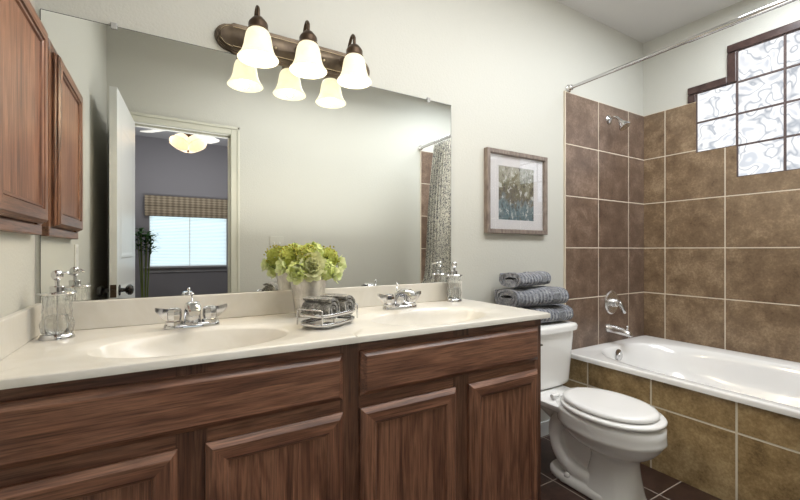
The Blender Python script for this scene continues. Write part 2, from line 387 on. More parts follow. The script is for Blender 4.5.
def ctube(bm, pts, r, n=8, mi=0):
    """closed loop tube"""
    pts = [Vector(p) for p in pts]; m = len(pts); L = []
    for i, p in enumerate(pts):
        d = (pts[(i+1) % m]-pts[i-1]).normalized(); u = Vector((0, 0, 1)); v = d.cross(u).normalized()
        L.append([p+u*math.cos(2*PI*k/n)*r[0]+v*math.sin(2*PI*k/n)*r[1] for k in range(n)])
    L.append(L[0]); rings(bm, L, True, False, False, mi)
    bmesh.ops.remove_doubles(bm, verts=bm.verts[:], dist=1e-6)
def bez(p0, p1, p2, p3, n=12):
    p0, p1, p2, p3 = map(Vector, (p0, p1, p2, p3))
    return [p0*(1-t)**3+p1*3*t*(1-t)**2+p2*3*t*t*(1-t)+p3*t**3 for t in [i/n for i in range(n+1)]]
def prism(bm, pts, axis, a0, a1, mi=0):
    """pts: 2D outline; axis index extruded from a0 to a1"""
    def P(q, a):
        v = [0, 0, 0]; k = [i for i in range(3) if i != axis]; v[k[0]] = q[0]; v[k[1]] = q[1]; v[axis] = a; return v
    rings(bm, [[P(q, a0) for q in pts], [P(q, a1) for q in pts]], True, True, True, mi)
def superell(cx, cy, a, b, z, ang, p=2.0):
    out = []
    for t in ang:
        c, s = math.cos(t), math.sin(t)
        k = (abs(c)**p+abs(s)**p)**(-1/p)
        out.append((cx+a*c*k, cy+b*s*k, z))
    return out
def rect_ring(x0, x1, y0, y1, cx, cy, z, ang):
    out = []
    for t in ang:
        c, s = math.cos(t), math.sin(t)
        k = 1e9
        if c > 1e-9: k = min(k, (x1-cx)/c)
        if c < -1e-9: k = min(k, (x0-cx)/c)
        if s > 1e-9: k = min(k, (y1-cy)/s)
        if s < -1e-9: k = min(k, (y0-cy)/s)
        out.append((cx+c*k, cy+s*k, z))
    return out
def corner_angles(x0, x1, y0, y1, cx, cy, n=72):
    a = sorted([math.atan2(y-cy, x-cx) for x in (x0, x1) for y in (y0, y1)]); out = []
    for i in range(4):
        s, e = a[i], a[(i+1) % 4]
        if e < s: e += 2*PI
        k = n//4
        out += [s+(e-s)*j/k for j in range(k)]
    return out

# ------------------------------------------------------------ room shell
b = B(); box(b, XL-0.1, XR+0.1, YF-0.12, W+0.1, -0.08, 0); struct('floor', b, M['tile_floor'])
b = B(); box(b, XL-0.1, XR+0.14, YF-0.12, W+0.1, ZC, ZC+0.08); struct('ceiling', b, M['ceiling'])
b = B(); box(b, XL-0.1, XR+0.14, W, W+0.1, 0, ZC); struct('wall_mirror', b, M['wall'])
b = B(); box(b, XL-0.1, XL, YF-0.12, W, 0, ZC); struct('wall_left', b, M['wall'])
# tub wall with its stepped window opening
yA, yB, yC, yD, yE = 1.282, 1.060, 0.8355, 0.611, 0.389
b = B()
z1, z2, z3, z4 = 1.588, 1.788, 2.192, 2.386
T0, T1 = XR, XR+0.10
box(b, T0, T1, yA, W, 0, ZC); box(b, T0, T1, YF-0.12, yE, 0, ZC)
box(b, T0, T1, yB, yA, 0, z2); box(b, T0, T1, yB, yA, z3, ZC)
box(b, T0, T1, yD, yB, 0, z1); box(b, T0, T1, yD, yB, z4, ZC)
box(b, T0, T1, yE, yD, 0, z2); box(b, T0, T1, yE, yD, z3, ZC)
struct('wall_right', b, M['wall'])
# doorway wall
DX0, DX1, DZ = -0.205, 0.44, 2.035
b = B()
box(b, XL-0.1, DX0, YF-0.11, YF, 0, ZC); box(b, DX1, XR, YF-0.11, YF, 0, ZC); box(b, DX0, DX1, YF-0.11, YF, DZ, ZC)
struct('wall_doorway', b, M['wall'])
# tiled surrounds
TT = 2.136; e = 0.010
b = B(); box(b, 2.180, XR, W-e, W, 0, TT); struct('wall_tile_mirror_side', b, M['tile_m'])
b = B()
box(b, XR-e, XR, yA+.0, W-e, 0, TT); box(b, XR-e, XR, yB, yA, 0, z2); box(b, XR-e, XR, yD, yB, 0, z1); box(b, XR-e, XR, yE, yD, 0, z2); box(b, XR-e, XR, YF+e, yE, 0, TT)
struct('wall_tile_tub_side', b, M['tile_r'])
b = B(); box(b, 2.225, XR-e, YF, YF+e, 0, TT); struct('wall_tile_far_side', b, M['tile_f'])
b = B(); box(b, 2.173, 2.180, W-0.012, W, 0, TT+.004); box(b, 2.218, 2.225, YF, YF+0.012, 0, TT+.004); struct('trim_1', b, plain('tile_edge', GR, 0.6))
# bullnose border round the glass blocks, in separate strips
b = B(); w = 0.048; bx = XR-0.016
g_ = 0.004
for (y0, y1, za, zb) in [(yB+w, yA+w, z3, z3+w), (yA, yA+w, TT, z3-g_), (yD+.115, yB+w, z4, z4+w), (yD-w, yD+.115-g_, z4, z4+w), (yB, yB+w, z3, z4-g_), (yD-w, yD, z3, z4-g_),
                         (yE-w, yD-w, z3, z3+w), (yE-w, yE, TT, z3-g_)]:
    box(b, bx, XR, y0, y1, za, zb, 0.004, 2)
struct('trim_2', b, M['tile_trim'])
# window_1: mortar frame and twelve glass blocks
win = bpy.data.objects.new('window_1', None); C.objects.link(win); win.location = (XR+0.04, 0.835, z1); win['kind'] = 'structure'
cols = [(yB, yA, 2, z2), (yC, yB, 4, z1), (yD, yC, 4, z1), (yE, yD, 2, z2)]
b = B(); mo = 0.0055
def mbar(y0, y1, za, zb): box(b, XR-0.006, XR+0.085, y0, y1, za, zb)
blocks = []
for (y0, y1, n, zb) in cols:
    zt = z3 if n == 2 else z4
    hh = (zt-zb)/n
    for k in range(n):
        blocks.append((y0+mo, y1-mo, zb+k*hh+mo, zb+(k+1)*hh-mo))
        mbar(y0+mo, y1-mo, zb+k*hh, zb+k*hh+mo); mbar(y0+mo, y1-mo, zb+(k+1)*hh-mo, zb+(k+1)*hh)
    mbar(y0, y0+mo, zb, zt); mbar(y1-mo, y1, zb, zt)
obj('window_frame', b, plain('dark_mortar', (0.085, 0.06, 0.055), 0.8), win)
for (y0, y1, za, zb) in blocks:
    b = B(); L = []
    for ins, x in ((0, 0.075), (0, 0.004), (0.006, -0.004), (0.014, -0.004), (0.022, 0.002)):
        L.append([(XR+x, y0+ins, za+ins), (XR+x, y1-ins, za+ins), (XR+x, y1-ins, zb-ins), (XR+x, y0+ins, zb-ins)])
    rings(b, L, True, True, False)
    # rippled face
    n = 12; Y0, Y1, Z0, Z1 = y0+.022, y1-.022, za+.022, zb-.022; g = []
    for i in range(n+1):
        r_ = []
        for j in range(n+1):
            yy = Y0+(Y1-Y0)*i/n; zz = Z0+(Z1-Z0)*j/n
            edge = min(i, j, n-i, n-j)
            dx = 0 if edge == 0 else 0.006*noise.noise(Vector((yy*22, zz*22, 3.1)))
            r_.append(b.verts.new((XR+0.002+dx, yy, zz)))
        g.append(r_)
    for i in range(n):
        for j in range(n): b.faces.new((g[i][j], g[i+1][j], g[i+1][j+1], g[i][j+1]))
    bmesh.ops.remove_doubles(b, verts=b.verts[:], dist=1e-5)
    o = obj('glass_block', b, M['block'], win, True, autos=40)
# casing of doorway
b = B()
def casing(x0, x1, za, zb, y, s, horiz=False):
    box(b, x0, x1, min(y, y+s*0.012), max(y, y+s*0.012), za, zb, 0.003)
cw = 0.062
for x0, x1, o1, o2 in ((DX1-0.002, DX1+cw, DX1+cw-0.02, DX1+cw), (DX0-cw, DX0+0.002, DX0-cw, DX0-cw+0.02)):
    box(b, x0, x1, YF, YF+0.011, 0, DZ+cw, 0.003); box(b, o1, o2, YF+0.011, YF+0.018, 0, DZ+cw, 0.003)
box(b, DX0+0.002, DX1-0.002, YF, YF+0.011, DZ-0.002, DZ+cw, 0.003); box(b, DX0-cw, DX1+cw, YF+0.011, YF+0.018, DZ+cw-0.02, DZ+cw, 0.003)
# jamb liners with stop
box(b, DX1-0.004, DX1+0.001, YF-0.112, YF, 0, DZ); box(b, DX0-0.001, DX0+0.004, YF-0.112, YF, 0, DZ); box(b, DX0, DX1, YF-0.112, YF, DZ-0.004, DZ+0.001)
box(b, DX1-0.014, DX1-0.004, YF-0.09, YF-0.05, 0, DZ-.004); box(b, DX0+.004, DX1-.004, YF-0.09, YF-0.05, DZ-0.014, DZ-.004)
struct('trim_3', b, M['trimpaint'])
b = B(); box(b, DX1+cw, 2.13, YF, YF+0.014, 0, 0.085, 0.003); struct('baseboard_doorway', b, M['trimpaint'])
b = B(); box(b, 1.36, 2.165, W-0.014, W, 0, 0.085, 0.003); struct('baseboard_mirror', b, M['doorpaint'])

# open door
d = bpy.data.objects.new('door_1', None); C.objects.link(d); d.location = (DX0+0.030, YF+0.006, 0); d['kind'] = 'structure'
d.rotation_euler = (0, 0, math.radians(93.6))
def dobj(name, b, m, **k):
    o = obj(name, b, m, None, **k); o.parent = d; return o
dw, dt = 0.69, 0.050      # leaf runs along +x of the door's own frame, face toward -y is the room side
b = B(); box(b, 0, dw, 0.012, dt-0.002+.0, 0.012, DZ-0.012, 0.0015)
for (za, zb) in ((0.25, 0.92), (1.08, 1.86)):
    for yy, s in ((0.012, -1), (dt-0.002, 1)):
        L = []
        for ins, h in ((0, 0.0003), (0.008, 0.0022), (0.02, 0.0022), (0.034, 0.0004)):
            L.append([(0.11+ins, yy+s*h, za+ins), (dw-0.11-ins, yy+s*h, za+ins), (dw-0.11-ins, yy+s*h, zb-ins), (0.11+ins, yy+s*h, zb-ins)])
        rings(b, L, True, False, True)
dobj('leaf', b, [M['doorpaint']])
zk = 0.905
for s, y0 in ((-1, 0.012), (1, dt-0.002)):
    b = B(); lathe(b, [(0.031, 0), (0.031, 0.005), (0.013, 0.007), (0.011, 0.028), (0.020, 0.033), (0.030, 0.044), (0.030, 0.056), (0.020, 0.066), (0.004, 0.069)], (dw-0.06, y0, zk), (0, s, 0), 28)
    dobj('door_knob', b, M['black'], smooth=True, autos=40)
b = B(); box(b, dw, dw+0.002, 0.0155, dt-0.006, zk-0.035, zk+0.035); box(b, dw+.002, dw+0.010, 0.020, dt-0.011, zk-0.008, zk+0.008); dobj('latch', b, M['bronze'])

# ------------------------------------------------------------ bedroom beyond the doorway
BY = -3.2; BX0, BX1 = -1.6, 1.75
b = B(); box(b, BX0, BX1, BY-0.1, YF-0.12, -0.08, -0.002); struct('floor_bedroom', b, M['carpet'])
b = B(); box(b, BX0, BX1, BY-0.1, YF-0.12, ZC, ZC+0.08); struct('ceiling_bedroom', b, M['bedceil'])
wx0, wx1, wz0, wz1 = -0.20, 0.79, 0.90, 1.80
b = B()
box(b, BX0, wx0, BY-0.1, BY, 0, ZC); box(b, wx1, BX1, BY-0.1, BY, 0, ZC); box(b, wx0, wx1, BY-0.1, BY, 0, wz0); box(b, wx0, wx1, BY-0.1, BY, wz1, ZC)
struct('wall_bedroom_far', b, M['bedwall'])
b = B(); box(b, BX0-0.1, BX0, BY-0.1, YF-0.11, 0, ZC); struct('wall_bedroom_left', b, M['bedwall'])
b = B(); box(b, BX1, BX1+0.1, BY-0.1, YF-0.11, 0, ZC); struct('wall_bedroom_right', b, M['bedwall'])
b = B(); box(b, BX0, DX0-0.001, YF-0.12, YF-0.112, 0, ZC); box(b, DX1+0.001, BX1, YF-0.12, YF-0.112, 0, ZC); box(b, DX0-.001, DX1+.001, YF-0.12, YF-0.112, DZ, ZC)
struct('wall_bedroom_near', b, M['bedwall'])
w2 = bpy.data.objects.new('window_2', None); C.objects.link(w2); w2.location = (0.295, BY, wz0); w2['kind'] = 'structure'
b = B(); mx_ = (wx0+wx1)/2
for x0, x1, za, zb in ((wx0, wx0+.03, wz0, wz1), (wx1-.03, wx1, wz0, wz1), (mx_-.02, mx_+.02, wz0+.03, wz1-.03), (wx0+.03, wx1-.03, wz0, wz0+.03), (wx0+.03, wx1-.03, wz1-.03, wz1)):
    box(b, x0, x1, BY-0.08, BY-0.035, za, zb)
obj('window_frame', b, M['doorpaint'], w2)
b = B(); box(b, wx0+.03, wx1-.03, BY-0.066, BY-0.060, wz0+.03, wz1-.03); obj('pane', b, M['blindpale'], w2)
b = B(); box(b, wx0-0.06, wx1+0.06, BY-.03, BY+0.05, wz0-0.025, wz0-.001, 0.004); box(b, wx0-0.03, wx1+0.03, BY, BY+0.015, wz0-0.085, wz0-0.025, 0.003); obj('window_sill', b, M['bedceil'], w2)
for (x0, x1) in ((wx0+.008, mx_-.006), (mx_+.006, wx1-.008)):
    rt = root('window_blind', 'white slatted blind on the ' + ('left' if x0 > mx_ else 'right') + ' half of the bedroom window', 'blind', ((x0+x1)/2, BY-0.015, wz0), 'bedroom window blinds')
    b = B(); z = wz0+0.03
    while z < wz1-0.05:
        box(b, x0, x1, BY-0.028, BY-0.004, z, z+0.003, mtx=Matrix.Translation((0, BY-.016, z)) @ Matrix.Rotation(math.radians(-38), 4, 'X') @ Matrix.Translation((0, -BY+.016, -z)))
        z += 0.0205
    obj('slats', b, M['blind'], rt)
    b = B(); box(b, x0, x1, BY-0.03, BY-0.002, wz0+.004, wz0+0.018, 0.003); obj('bottom_rail', b, M['blind'], rt)
    b = B(); box(b, x0, x1, BY-0.032, BY-0.002, wz1-0.045, wz1-.003, 0.003); obj('head_rail', b, M['white'], rt)
rt = root('window_valance', 'brown plaid folded fabric valance over the bedroom window', 'valance', (0.295, BY+0.05, 1.60))
for (za, zb, dy, nm) in ((1.735, 1.88, 0.09, 'upper_fold'), (1.60, 1.745, 0.075, 'lower_fold')):
    b = B(); L = []
    for k in range(9):
        t = k/8; z = zb-(zb-za)*t; bulge = dy*(0.75+0.25*math.sin(t*PI))
        L.append([(wx0-.05, BY+.001, z), (wx0-.05, BY+bulge, z), (wx1+.05, BY+bulge, z), (wx1+.05, BY+.001, z)])
    rings(b, L, True, True, True); obj(nm, b, M['valance'], rt)
# ceiling fan
fx, fy = 0.19, -1.22
rt = root('ceiling_fan', 'white ceiling fan with lit glass bowls in the bedroom', 'ceiling fan', (fx, fy, 2.12))
b = B(); lathe(b, [(0.07, 0), (0.07, -0.03), (0.02, -0.06), (0.014, -0.07), (0.014, -0.22)], (fx, fy, ZC), n=24); obj('down_rod', b, M['bronze'], rt, True, autos=40)
b = B(); lathe(b, [(0.03, 0), (0.10, -0.02), (0.115, -0.05), (0.10, -0.10), (0.05, -0.13), (0.05, -0.17)], (fx, fy, ZC-.21), n=32); obj('motor_housing', b, M['bronze'], rt, True, autos=40)
for k in range(5):
    a = math.radians(12+72*k); u = Vector((math.cos(a), math.sin(a), 0)); v = Vector((-math.sin(a), math.cos(a), 0.2)).normalized()
    b = B(); L = []
    for t in range(13):
        s = 0.16+0.42*t/12; wv = 0.055+0.02*t/12
        if t == 12: wv *= 0.6
        if t == 0: wv *= 0.6
        c = Vector((fx, fy, 2.36))+u*s
        L.append([c+v*wv+Vector((0, 0, .004)), c-v*wv+Vector((0, 0, .004)), c-v*wv-Vector((0, 0, .004)), c+v*wv-Vector((0, 0, .004))])
    rings(b, L, True, True, True); bl = obj('blade', b, M['white'], rt)
    b = B(); tube(b, [Vector((fx, fy, 2.37))+u*0.09, Vector((fx, fy, 2.35))+u*0.19], 0.012, 8); obj('blade_arm', b, M['bronze'], rt)
b = B(); lathe(b, [(0.045, 0), (0.05, -0.04), (0.03, -0.07), (0.008, -0.09)], (fx, fy, 2.31), n=24); obj('light_kit', b, M['bronze'], rt, True, autos=40)
for k in range(4):
    a = math.radians(45+90*k); u = Vector((math.cos(a), math.sin(a), 0)); ax = (u*0.75+Vector((0, 0, -1))).normalized()
    b = B(); lathe(b, [(0.022, 0), (0.052, 0.02), (0.070, 0.055), (0.080, 0.09), (0.094, 0.115), (0.090, 0.115), (0.076, 0.09), (0.066, 0.055), (0.048, 0.02)], Vector((fx, fy, 2.255))+u*0.045, ax, 24, cap1=False)
    obj('glass_bowl', b, M['fanglass'], rt, True)
b = B(); tube(b, [(fx, fy-.02, 2.24), (fx, fy-.02, 2.13)], 0.0018, 6); lathe(b, [(0.002, 0.03), (0.009, 0.02), (0.009, 0.0), (0.002, -0.005)], (fx, fy-.02, 2.11), n=12); obj('pull_chain', b, M['bronze'], rt, True)
# house plant
px_, py_ = -0.22, -2.40
rt = root('potted_plant', 'tall leafy green house plant beside the bedroom window', 'plant', (px_, py_, 0))
b = B(); lathe(b, [(0.10, 0), (0.14, 0.28), (0.15, 0.30), (0.14, 0.30), (0.13, 0.28)], (px_, py_, 0), n=28); obj('pot', b, M['pot'], rt, True, autos=40)
b = B()
tips = []
for k in range(7):
    a = 2*PI*k/7+0.3; t_ = Vector((px_+0.07*math.cos(a), py_+0.07*math.sin(a), 1.28+0.1*random.random())); tips.append(t_)
    tube(b, bez((px_+.02*math.cos(a), py_+.02*math.sin(a), 0.26), (px_+.03*math.cos(a), py_, .6), (px_+.05*math.cos(a), py_+.05*math.sin(a), 1.0), t_, 8), 0.006, 6)
obj('stems', b, M['stem'], rt, True)
b = B()
for t_ in tips:
    for k in range(30):
        a = random.uniform(0, 2*PI); z = t_.z-0.25*random.random()+0.03
        base = Vector((t_.x, t_.y, z)); u = Vector((math.cos(a), math.sin(a), random.uniform(0.1, 0.8))).normalized(); s = u.cross(Vector((0, 0, 1))).normalized()
        ln = random.uniform(0.09, 0.15); P = []
        for q, wv in ((0, 0.002), (0.35, 0.015), (0.7, 0.012), (1, 0.001)):
            c = base+u*ln*q-Vector((0, 0, 0.04*q*q)); P.append((b.verts.new(c-s*wv), b.verts.new(c+s*wv)))
        for p, q in zip(P, P[1:]): b.faces.new((p[0], p[1], q[1], q[0]))
obj('foliage', b, M['leaf'], rt, kind='stuff')

# ------------------------------------------------------------ bathtub
tx0, tx1, ty0, ty1, tz = 2.142, XR-0.012, YF+0.012, W-0.012, 0.494
rt = root('bathtub', 'white drop-in bathtub with oval basin in brown tiled surround', 'bathtub', (2.6, 0.75, 0.0))
tcx, tcy = 2.585, 0.78
ang = corner_angles(tx0, tx1, ty0, ty1, tcx, tcy, 96)
b = B(); L = []
def rr(ins, z): return rect_ring(tx0+ins, tx1-ins, ty0+ins, ty1-ins, tcx, tcy, z, ang)
L += [rr(0.03, tz-0.028), rr(0.0, tz-0.028), rr(0.0, tz-0.008), rr(0.003, tz-0.002), rr(0.010, tz), rr(0.018, tz)]
L.append(superell(tcx, tcy, 0.382, 0.755, tz-0.002, ang, 3.6))
L.append(superell(tcx, tcy, 0.374, 0.747, tz-0.006, ang, 3.6))
L.append(superell(tcx, tcy, 0.367, 0.740, tz-0.018, ang, 3.5))
L.append(superell(tcx, tcy-.01, 0.358, 0.732, tz-0.05, ang, 3.3))
L.append(superell(tcx, tcy-.01, 0.350, 0.722, tz-0.09, ang, 3.2))
L.append(superell(tcx, tcy-.01, 0.340, 0.706, tz-0.13, ang, 3.0))
L.append(superell(tcx, tcy-.01, 0.325, 0.690, tz-0.18, ang, 2.9))
L.append(superell(tcx, tcy+.0, 0.285, 0.64, tz-0.24, ang, 2.6))
L.append(superell(tcx, tcy+.02, 0.26, 0.58, tz-0.34, ang, 2.5))
L.append(superell(tcx, tcy+.03, 0.20, 0.50, tz-0.375, ang, 2.4))
L.append(superell(tcx, tcy+.03, 0.08, 0.30, tz-0.382, ang, 2.2))
rings(b, L, True, False, True)
obj('tub_shell', b, M['acrylic'], rt, True, autos=50)
b = B(); lathe(b, [(0.036, 0), (0.036, 0.004), (0.030, 0.008), (0.010, 0.009), (0.008, 0.012)], (2.545, 1.4925, 0.446), (0, -1, 0.16), 28); obj('overflow_plate', b, M['chrome'], rt, True, autos=40)
b = B(); lathe(b, [(0.03, 0), (0.03, 0.003), (0.02, 0.006)], (tcx, 1.1, tz-0.381), n=24); obj('drain', b, M['chrome'], rt, True, autos=40)
b = B(); box(b, 2.165, 2.215, YF+0.0, W-0.0, 0, tz-0.030); struct('wall_tub_apron', b, M['tile_a'])

# ------------------------------------------------------------ vanity
CT = 0.873; th = 0.020
CX1 = 1.352; CYF = 1.076
SX = (0.082, 0.900)
vt = root('countertop', 'cream cultured marble vanity top with two oval basins', 'countertop', (0.5, 1.35, CT-th))
b = B(); mid = 0.49
for (x0, x1, sx) in ((XL+0.001, mid, SX[0]), (mid, CX1, SX[1])):
    y0, y1, sy = CYF, W-0.001, 1.278
    an = corner_angles(x0, x1, y0, y1, sx, sy, 96)
    L = [rect_ring(x0, x1, y0, y1, sx, sy, CT-th, an), rect_ring(x0, x1, y0, y1, sx, sy, CT-0.003, an), rect_ring(x0, x1, y0+.003, y1, sx, sy, CT, an), rect_ring(x0, x1, y0+.010, y1, sx, sy, CT, an)]
    L.append(superell(sx, sy+.005, 0.342, 0.184, CT, an, 2.3))
    a0 = 0.33
    L.append(superell(sx, sy+.005, a0, 0.180, CT, an, 2.3)); L.append(superell(sx, sy+.005, a0-.014, 0.174, CT-0.0035, an, 2.3))
    L.append(superell(sx, sy, 0.256, 0.157, CT-0.004, an)); L.append(superell(sx, sy, 0.250, 0.152, CT-0.009, an)); L.append(superell(sx, sy, 0.241, 0.145, CT-0.028, an))
    L.append(superell(sx, sy, 0.215, 0.130, CT-0.055, an)); L.append(superell(sx, sy, 0.17, 0.105, CT-0.10, an)); L.append(superell(sx, sy, 0.10, 0.065, CT-0.128, an)); L.append(superell(sx, sy, 0.022, 0.022, CT-0.135, an))
    rings(b, L, True, False, False)
bmesh.ops.remove_doubles(b, verts=b.verts[:], dist=1e-5)
obj('counter_slab', b, M['marble'], vt, True, autos=50)
b = B(); box(b, XL+0.02, CX1-0.02, W-0.020, W-0.001, CT, CT+0.092, 0.003); obj('backsplash', b, M['marble'], vt)
b = B(); box(b, XL+0.001, XL+0.020, CYF+0.01, W-0.001, CT, CT+0.092, 0.003); obj('side_splash', b, M['marble'], vt)
for sx in SX:
    b = B(); lathe(b, [(0.024, 0), (0.024, 0.003), (0.017, 0.005), (0.015, 0.002)], (sx, 1.278, CT-0.135), n=24); obj('sink_drain', b, M['chrome'], vt, True, autos=40)

VF = 1.105; DF = 1.085
vc = root('vanity_cabinet', 'dark reddish brown wooden double vanity cabinet below the cream top', 'cabinet', (0.5, 1.35, 0))
b = B()
VX0, VX1 = XL+0.002, 1.328
ztop = CT-th-0.001
box(b, VX0, VX1, VF, VF+0.02, 0.645, 0.6855, mi=0)       # rails and stiles of the face frame
box(b, VX0, VX1, VF, VF+0.02, 0.820, ztop, mi=0)
box(b, VX0, VX1, VF, VF+0.02, 0.070, 0.10, mi=0)
for x0, x1 in ((VX0, -0.330), (0.02, 0.09), (0.447, 0.514), (0.873, 0.942), (1.292, VX1)):
    box(b, x0, x1, VF-0.0004, VF+0.0204, 0.070, ztop+.0002, mi=1)
box(b, VX0, VX1, VF+0.02, VF+0.028, 0.070, ztop-.002, mi=1)
obj('face_frame', b, [M['wood_x'], M['wood_dark']], vc)
b = B(); box(b, VX0, VX0+0.016, VF+0.028, W-0.002, 0, ztop-.002); box(b, VX1-0.016, VX1, VF+0.028, W-0.002, 0, ztop-.002)
box(b, VX0+.016, VX1-.016, VF+0.028, W-0.002, 0.070, 0.085); box(b, VX0+.016, VX1-.016, VF+0.07, VF+0.085, 0, 0.070)
obj('carcass', b, M['wood_z'], vc)
def panel_front(b, ax, u0, u1, z0, z1, base, sgn, prof, flat_mi):
    """concentric mitred rings; ax 'y': front faces -y, ax 'x': front faces +x. mi 0 = rails, 1 = stiles"""
    L = []
    for ins, h in prof:
        c = base+sgn*h
        q = [(u0+ins, z0+ins), (u1-ins, z0+ins), (u1-ins, z1-ins), (u0+ins, z1-ins)]
        L.append([(u, c, z) if ax == 'y' else (c, u, z) for u, z in q])
    vv = [[b.verts.new(p) for p in l] for l in L]
    for a, c in zip(vv, vv[1:]):
        for i in range(4):
            j = (i+1) % 4; f = b.faces.new((a[i], a[j], c[j], c[i])); f.material_index = 0 if i in (0, 2) else 1
    b.faces.new(vv[0][::-1]); return vv[-1]
PR = [(0, 0.001), (0, 0.009), (0.0015, 0.0105), (0.0145, 0.0218), (0.0165, 0.0222), (0.045, 0.021), (0.049, 0.0185), (0.052, 0.0145), (0.056, 0.0135)]
for (x0, x1) in ((-0.342, 0.024), (0.085, 0.452), (0.509, 0.878), (0.9375, 1.298)):
    dr = bpy.data.objects.new('cabinet_door', None)
    b = B(); last = panel_front(b, 'y', x0, x1, 0.085, 0.647, VF, -1, PR, 0)
    do = obj('door', b, [M['wood_x'], M['wood_z']], vc)
    b = B(); i_ = 0.0562
    box(b, x0+i_, x1-i_, VF-0.0135, VF-0.006, 0.085+i_, 0.647-i_)
    o = obj('door_panel', b, M['wood_z']); o.parent = do; o.data.transform(Matrix.Translation(-Vector(vc.location)))
PD = [(0, 0.001), (0, 0.009), (0.0015, 0.0105), (0.015, 0.0225), (0.017, 0.0232)]
for (x0, x1) in ((-0.342, 0.452), (0.509, 1.298)):
    b = B(); last = panel_front(b, 'y', x0, x1, 0.685, 0.822, VF, -1, PD, 0); b.faces.new(last).material_index = 0
    obj('drawer_front', b, [M['wood_x'], M['wood_x']], vc)

# wall cabinet on the left wall (recessed medicine cabinet)
mc = root('medicine_cabinet', 'reddish brown wooden medicine cabinet on the left wall', 'cabinet', (XL, 1.34, 1.175))
b = B(); box(b, XL+0.0005, -0.323, 1.09, 1.582, 1.175, 1.205, 0.003, mi=0); box(b, XL+0.0005, -0.323, 1.09, 1.582, 1.775, 1.812, 0.003, mi=0)
box(b, XL+0.0005, -0.3232, 1.09, 1.14, 1.205, 1.775, mi=1); box(b, XL+0.0005, -0.3232, 1.532, 1.582, 1.205, 1.775, mi=1); box(b, XL+.0005, -0.33, 1.14, 1.532, 1.205, 1.775, mi=1)
obj('cabinet_frame', b, [M['wood_y'], M['wood_zl']], mc)
b = B(); PM = [(0, 0.001), (0, 0.008), (0.004, 0.012), (0.004, 0.0165), (0.010, 0.022), (0.040, 0.022), (0.0415, 0.0165), (0.044, 0.0165), (0.0455, 0.019), (0.050, 0.0175), (0.052, 0.012), (0.056, 0.0115)]
panel_front(b, 'x', 1.125, 1.551, 1.208, 1.780, -0.323, 1, PM, 0); do = obj('door', b, [M['wood_y'], M['wood_zl']], mc)
b = B(); box(b, -0.320, -0.3115, 1.125+.0562, 1.551-.0562, 1.208+.0562, 1.780-.0562); o = obj('door_panel', b, M['wood_zl']); o.parent = do; o.data.transform(Matrix.Translation(-Vector(mc.location)))

# ------------------------------------------------------------ mirror
mr = root('wall_mirror', 'large frameless rectangular mirror above the vanity top', 'mirror', (0.46, W, CT+0.093))
mz0, mz1, mx0, mx1 = CT+0.0935, 1.878, XL+0.014, 1.268
b = B(); box(b, mx0, mx1, W-0.0055, W-0.0015, mz0, mz1); obj('silvered_glass', b, M['mirror'], mr)
b = B(); box(b, mx0-.0015, mx1+.0015, W-0.0052, W-0.0008, mz1, mz1+.002); box(b, mx0-.002, mx0, W-0.0052, W-0.0008, mz0, mz1); box(b, mx1, mx1+.002, W-0.0052, W-0.0008, mz0, mz1); obj('glass_edge', b, M['edge'], mr)
for x in (-0.150, 1.128):
    b = B(); box(b, x-0.009, x+0.009, W-0.010, W-0.0056, mz1-0.010, mz1+0.012, 0.002); box(b, x-0.009, x+0.009, W-0.0056, W-0.0006, mz1+0.0022, mz1+0.012); obj('mirror_clip', b, M['clip'], mr)

# ------------------------------------------------------------ vanity light
vl = root('vanity_light', 'three-light aged bronze wall fixture with alabaster bell shades above mirror', 'wall light', (0.48, W, 1.94))
pc, pz_, hl, hh = 0.478, 1.938, 0.325, 0.060
def plate_outline(ins, y):
    h = hh-ins; xr = hl-0.075; out = []
    e1 = 0.048-ins*0.55     # shoulder half-height of the rounded end
    out += [(xr-0.02, h), (xr-0.01, h), (xr+0.006, h*0.99), (xr+0.012, h*0.93), (xr+0.018-ins*.3, e1+0.004)]
    R = 0.057-ins*0.55
    for k in range(13):
        a = math.radians(62-124*k/12); out.append((xr+0.012+(R*1.05)*math.cos(a)-ins*0.1, (e1+0.0)*math.sin(a)/math.sin(math.radians(62))*0.98))
    out += [(xr+0.018-ins*.3, -e1-0.004), (xr+0.012, -h*0.93), (xr+0.006, -h*0.99), (xr-0.01, -h), (xr-0.02, -h)]
    full = out+[(-x, z) for x, z in out[::-1]]
    return [(pc+x, y, pz_+z) for x, z in full]
b = B(); rings(b, [plate_outline(i, W-0.0008-y) for i, y in ((0, 0), (0, 0.008), (0.003, 0.012), (0.008, 0.012), (0.010, 0.016), (0.015, 0.016), (0.017, 0.020), (0.022, 0.020), (0.024, 0.025), (0.027, 0.026))], True, True, True)
obj('back_plate', b, M['plate'], vl, True, autos=25)
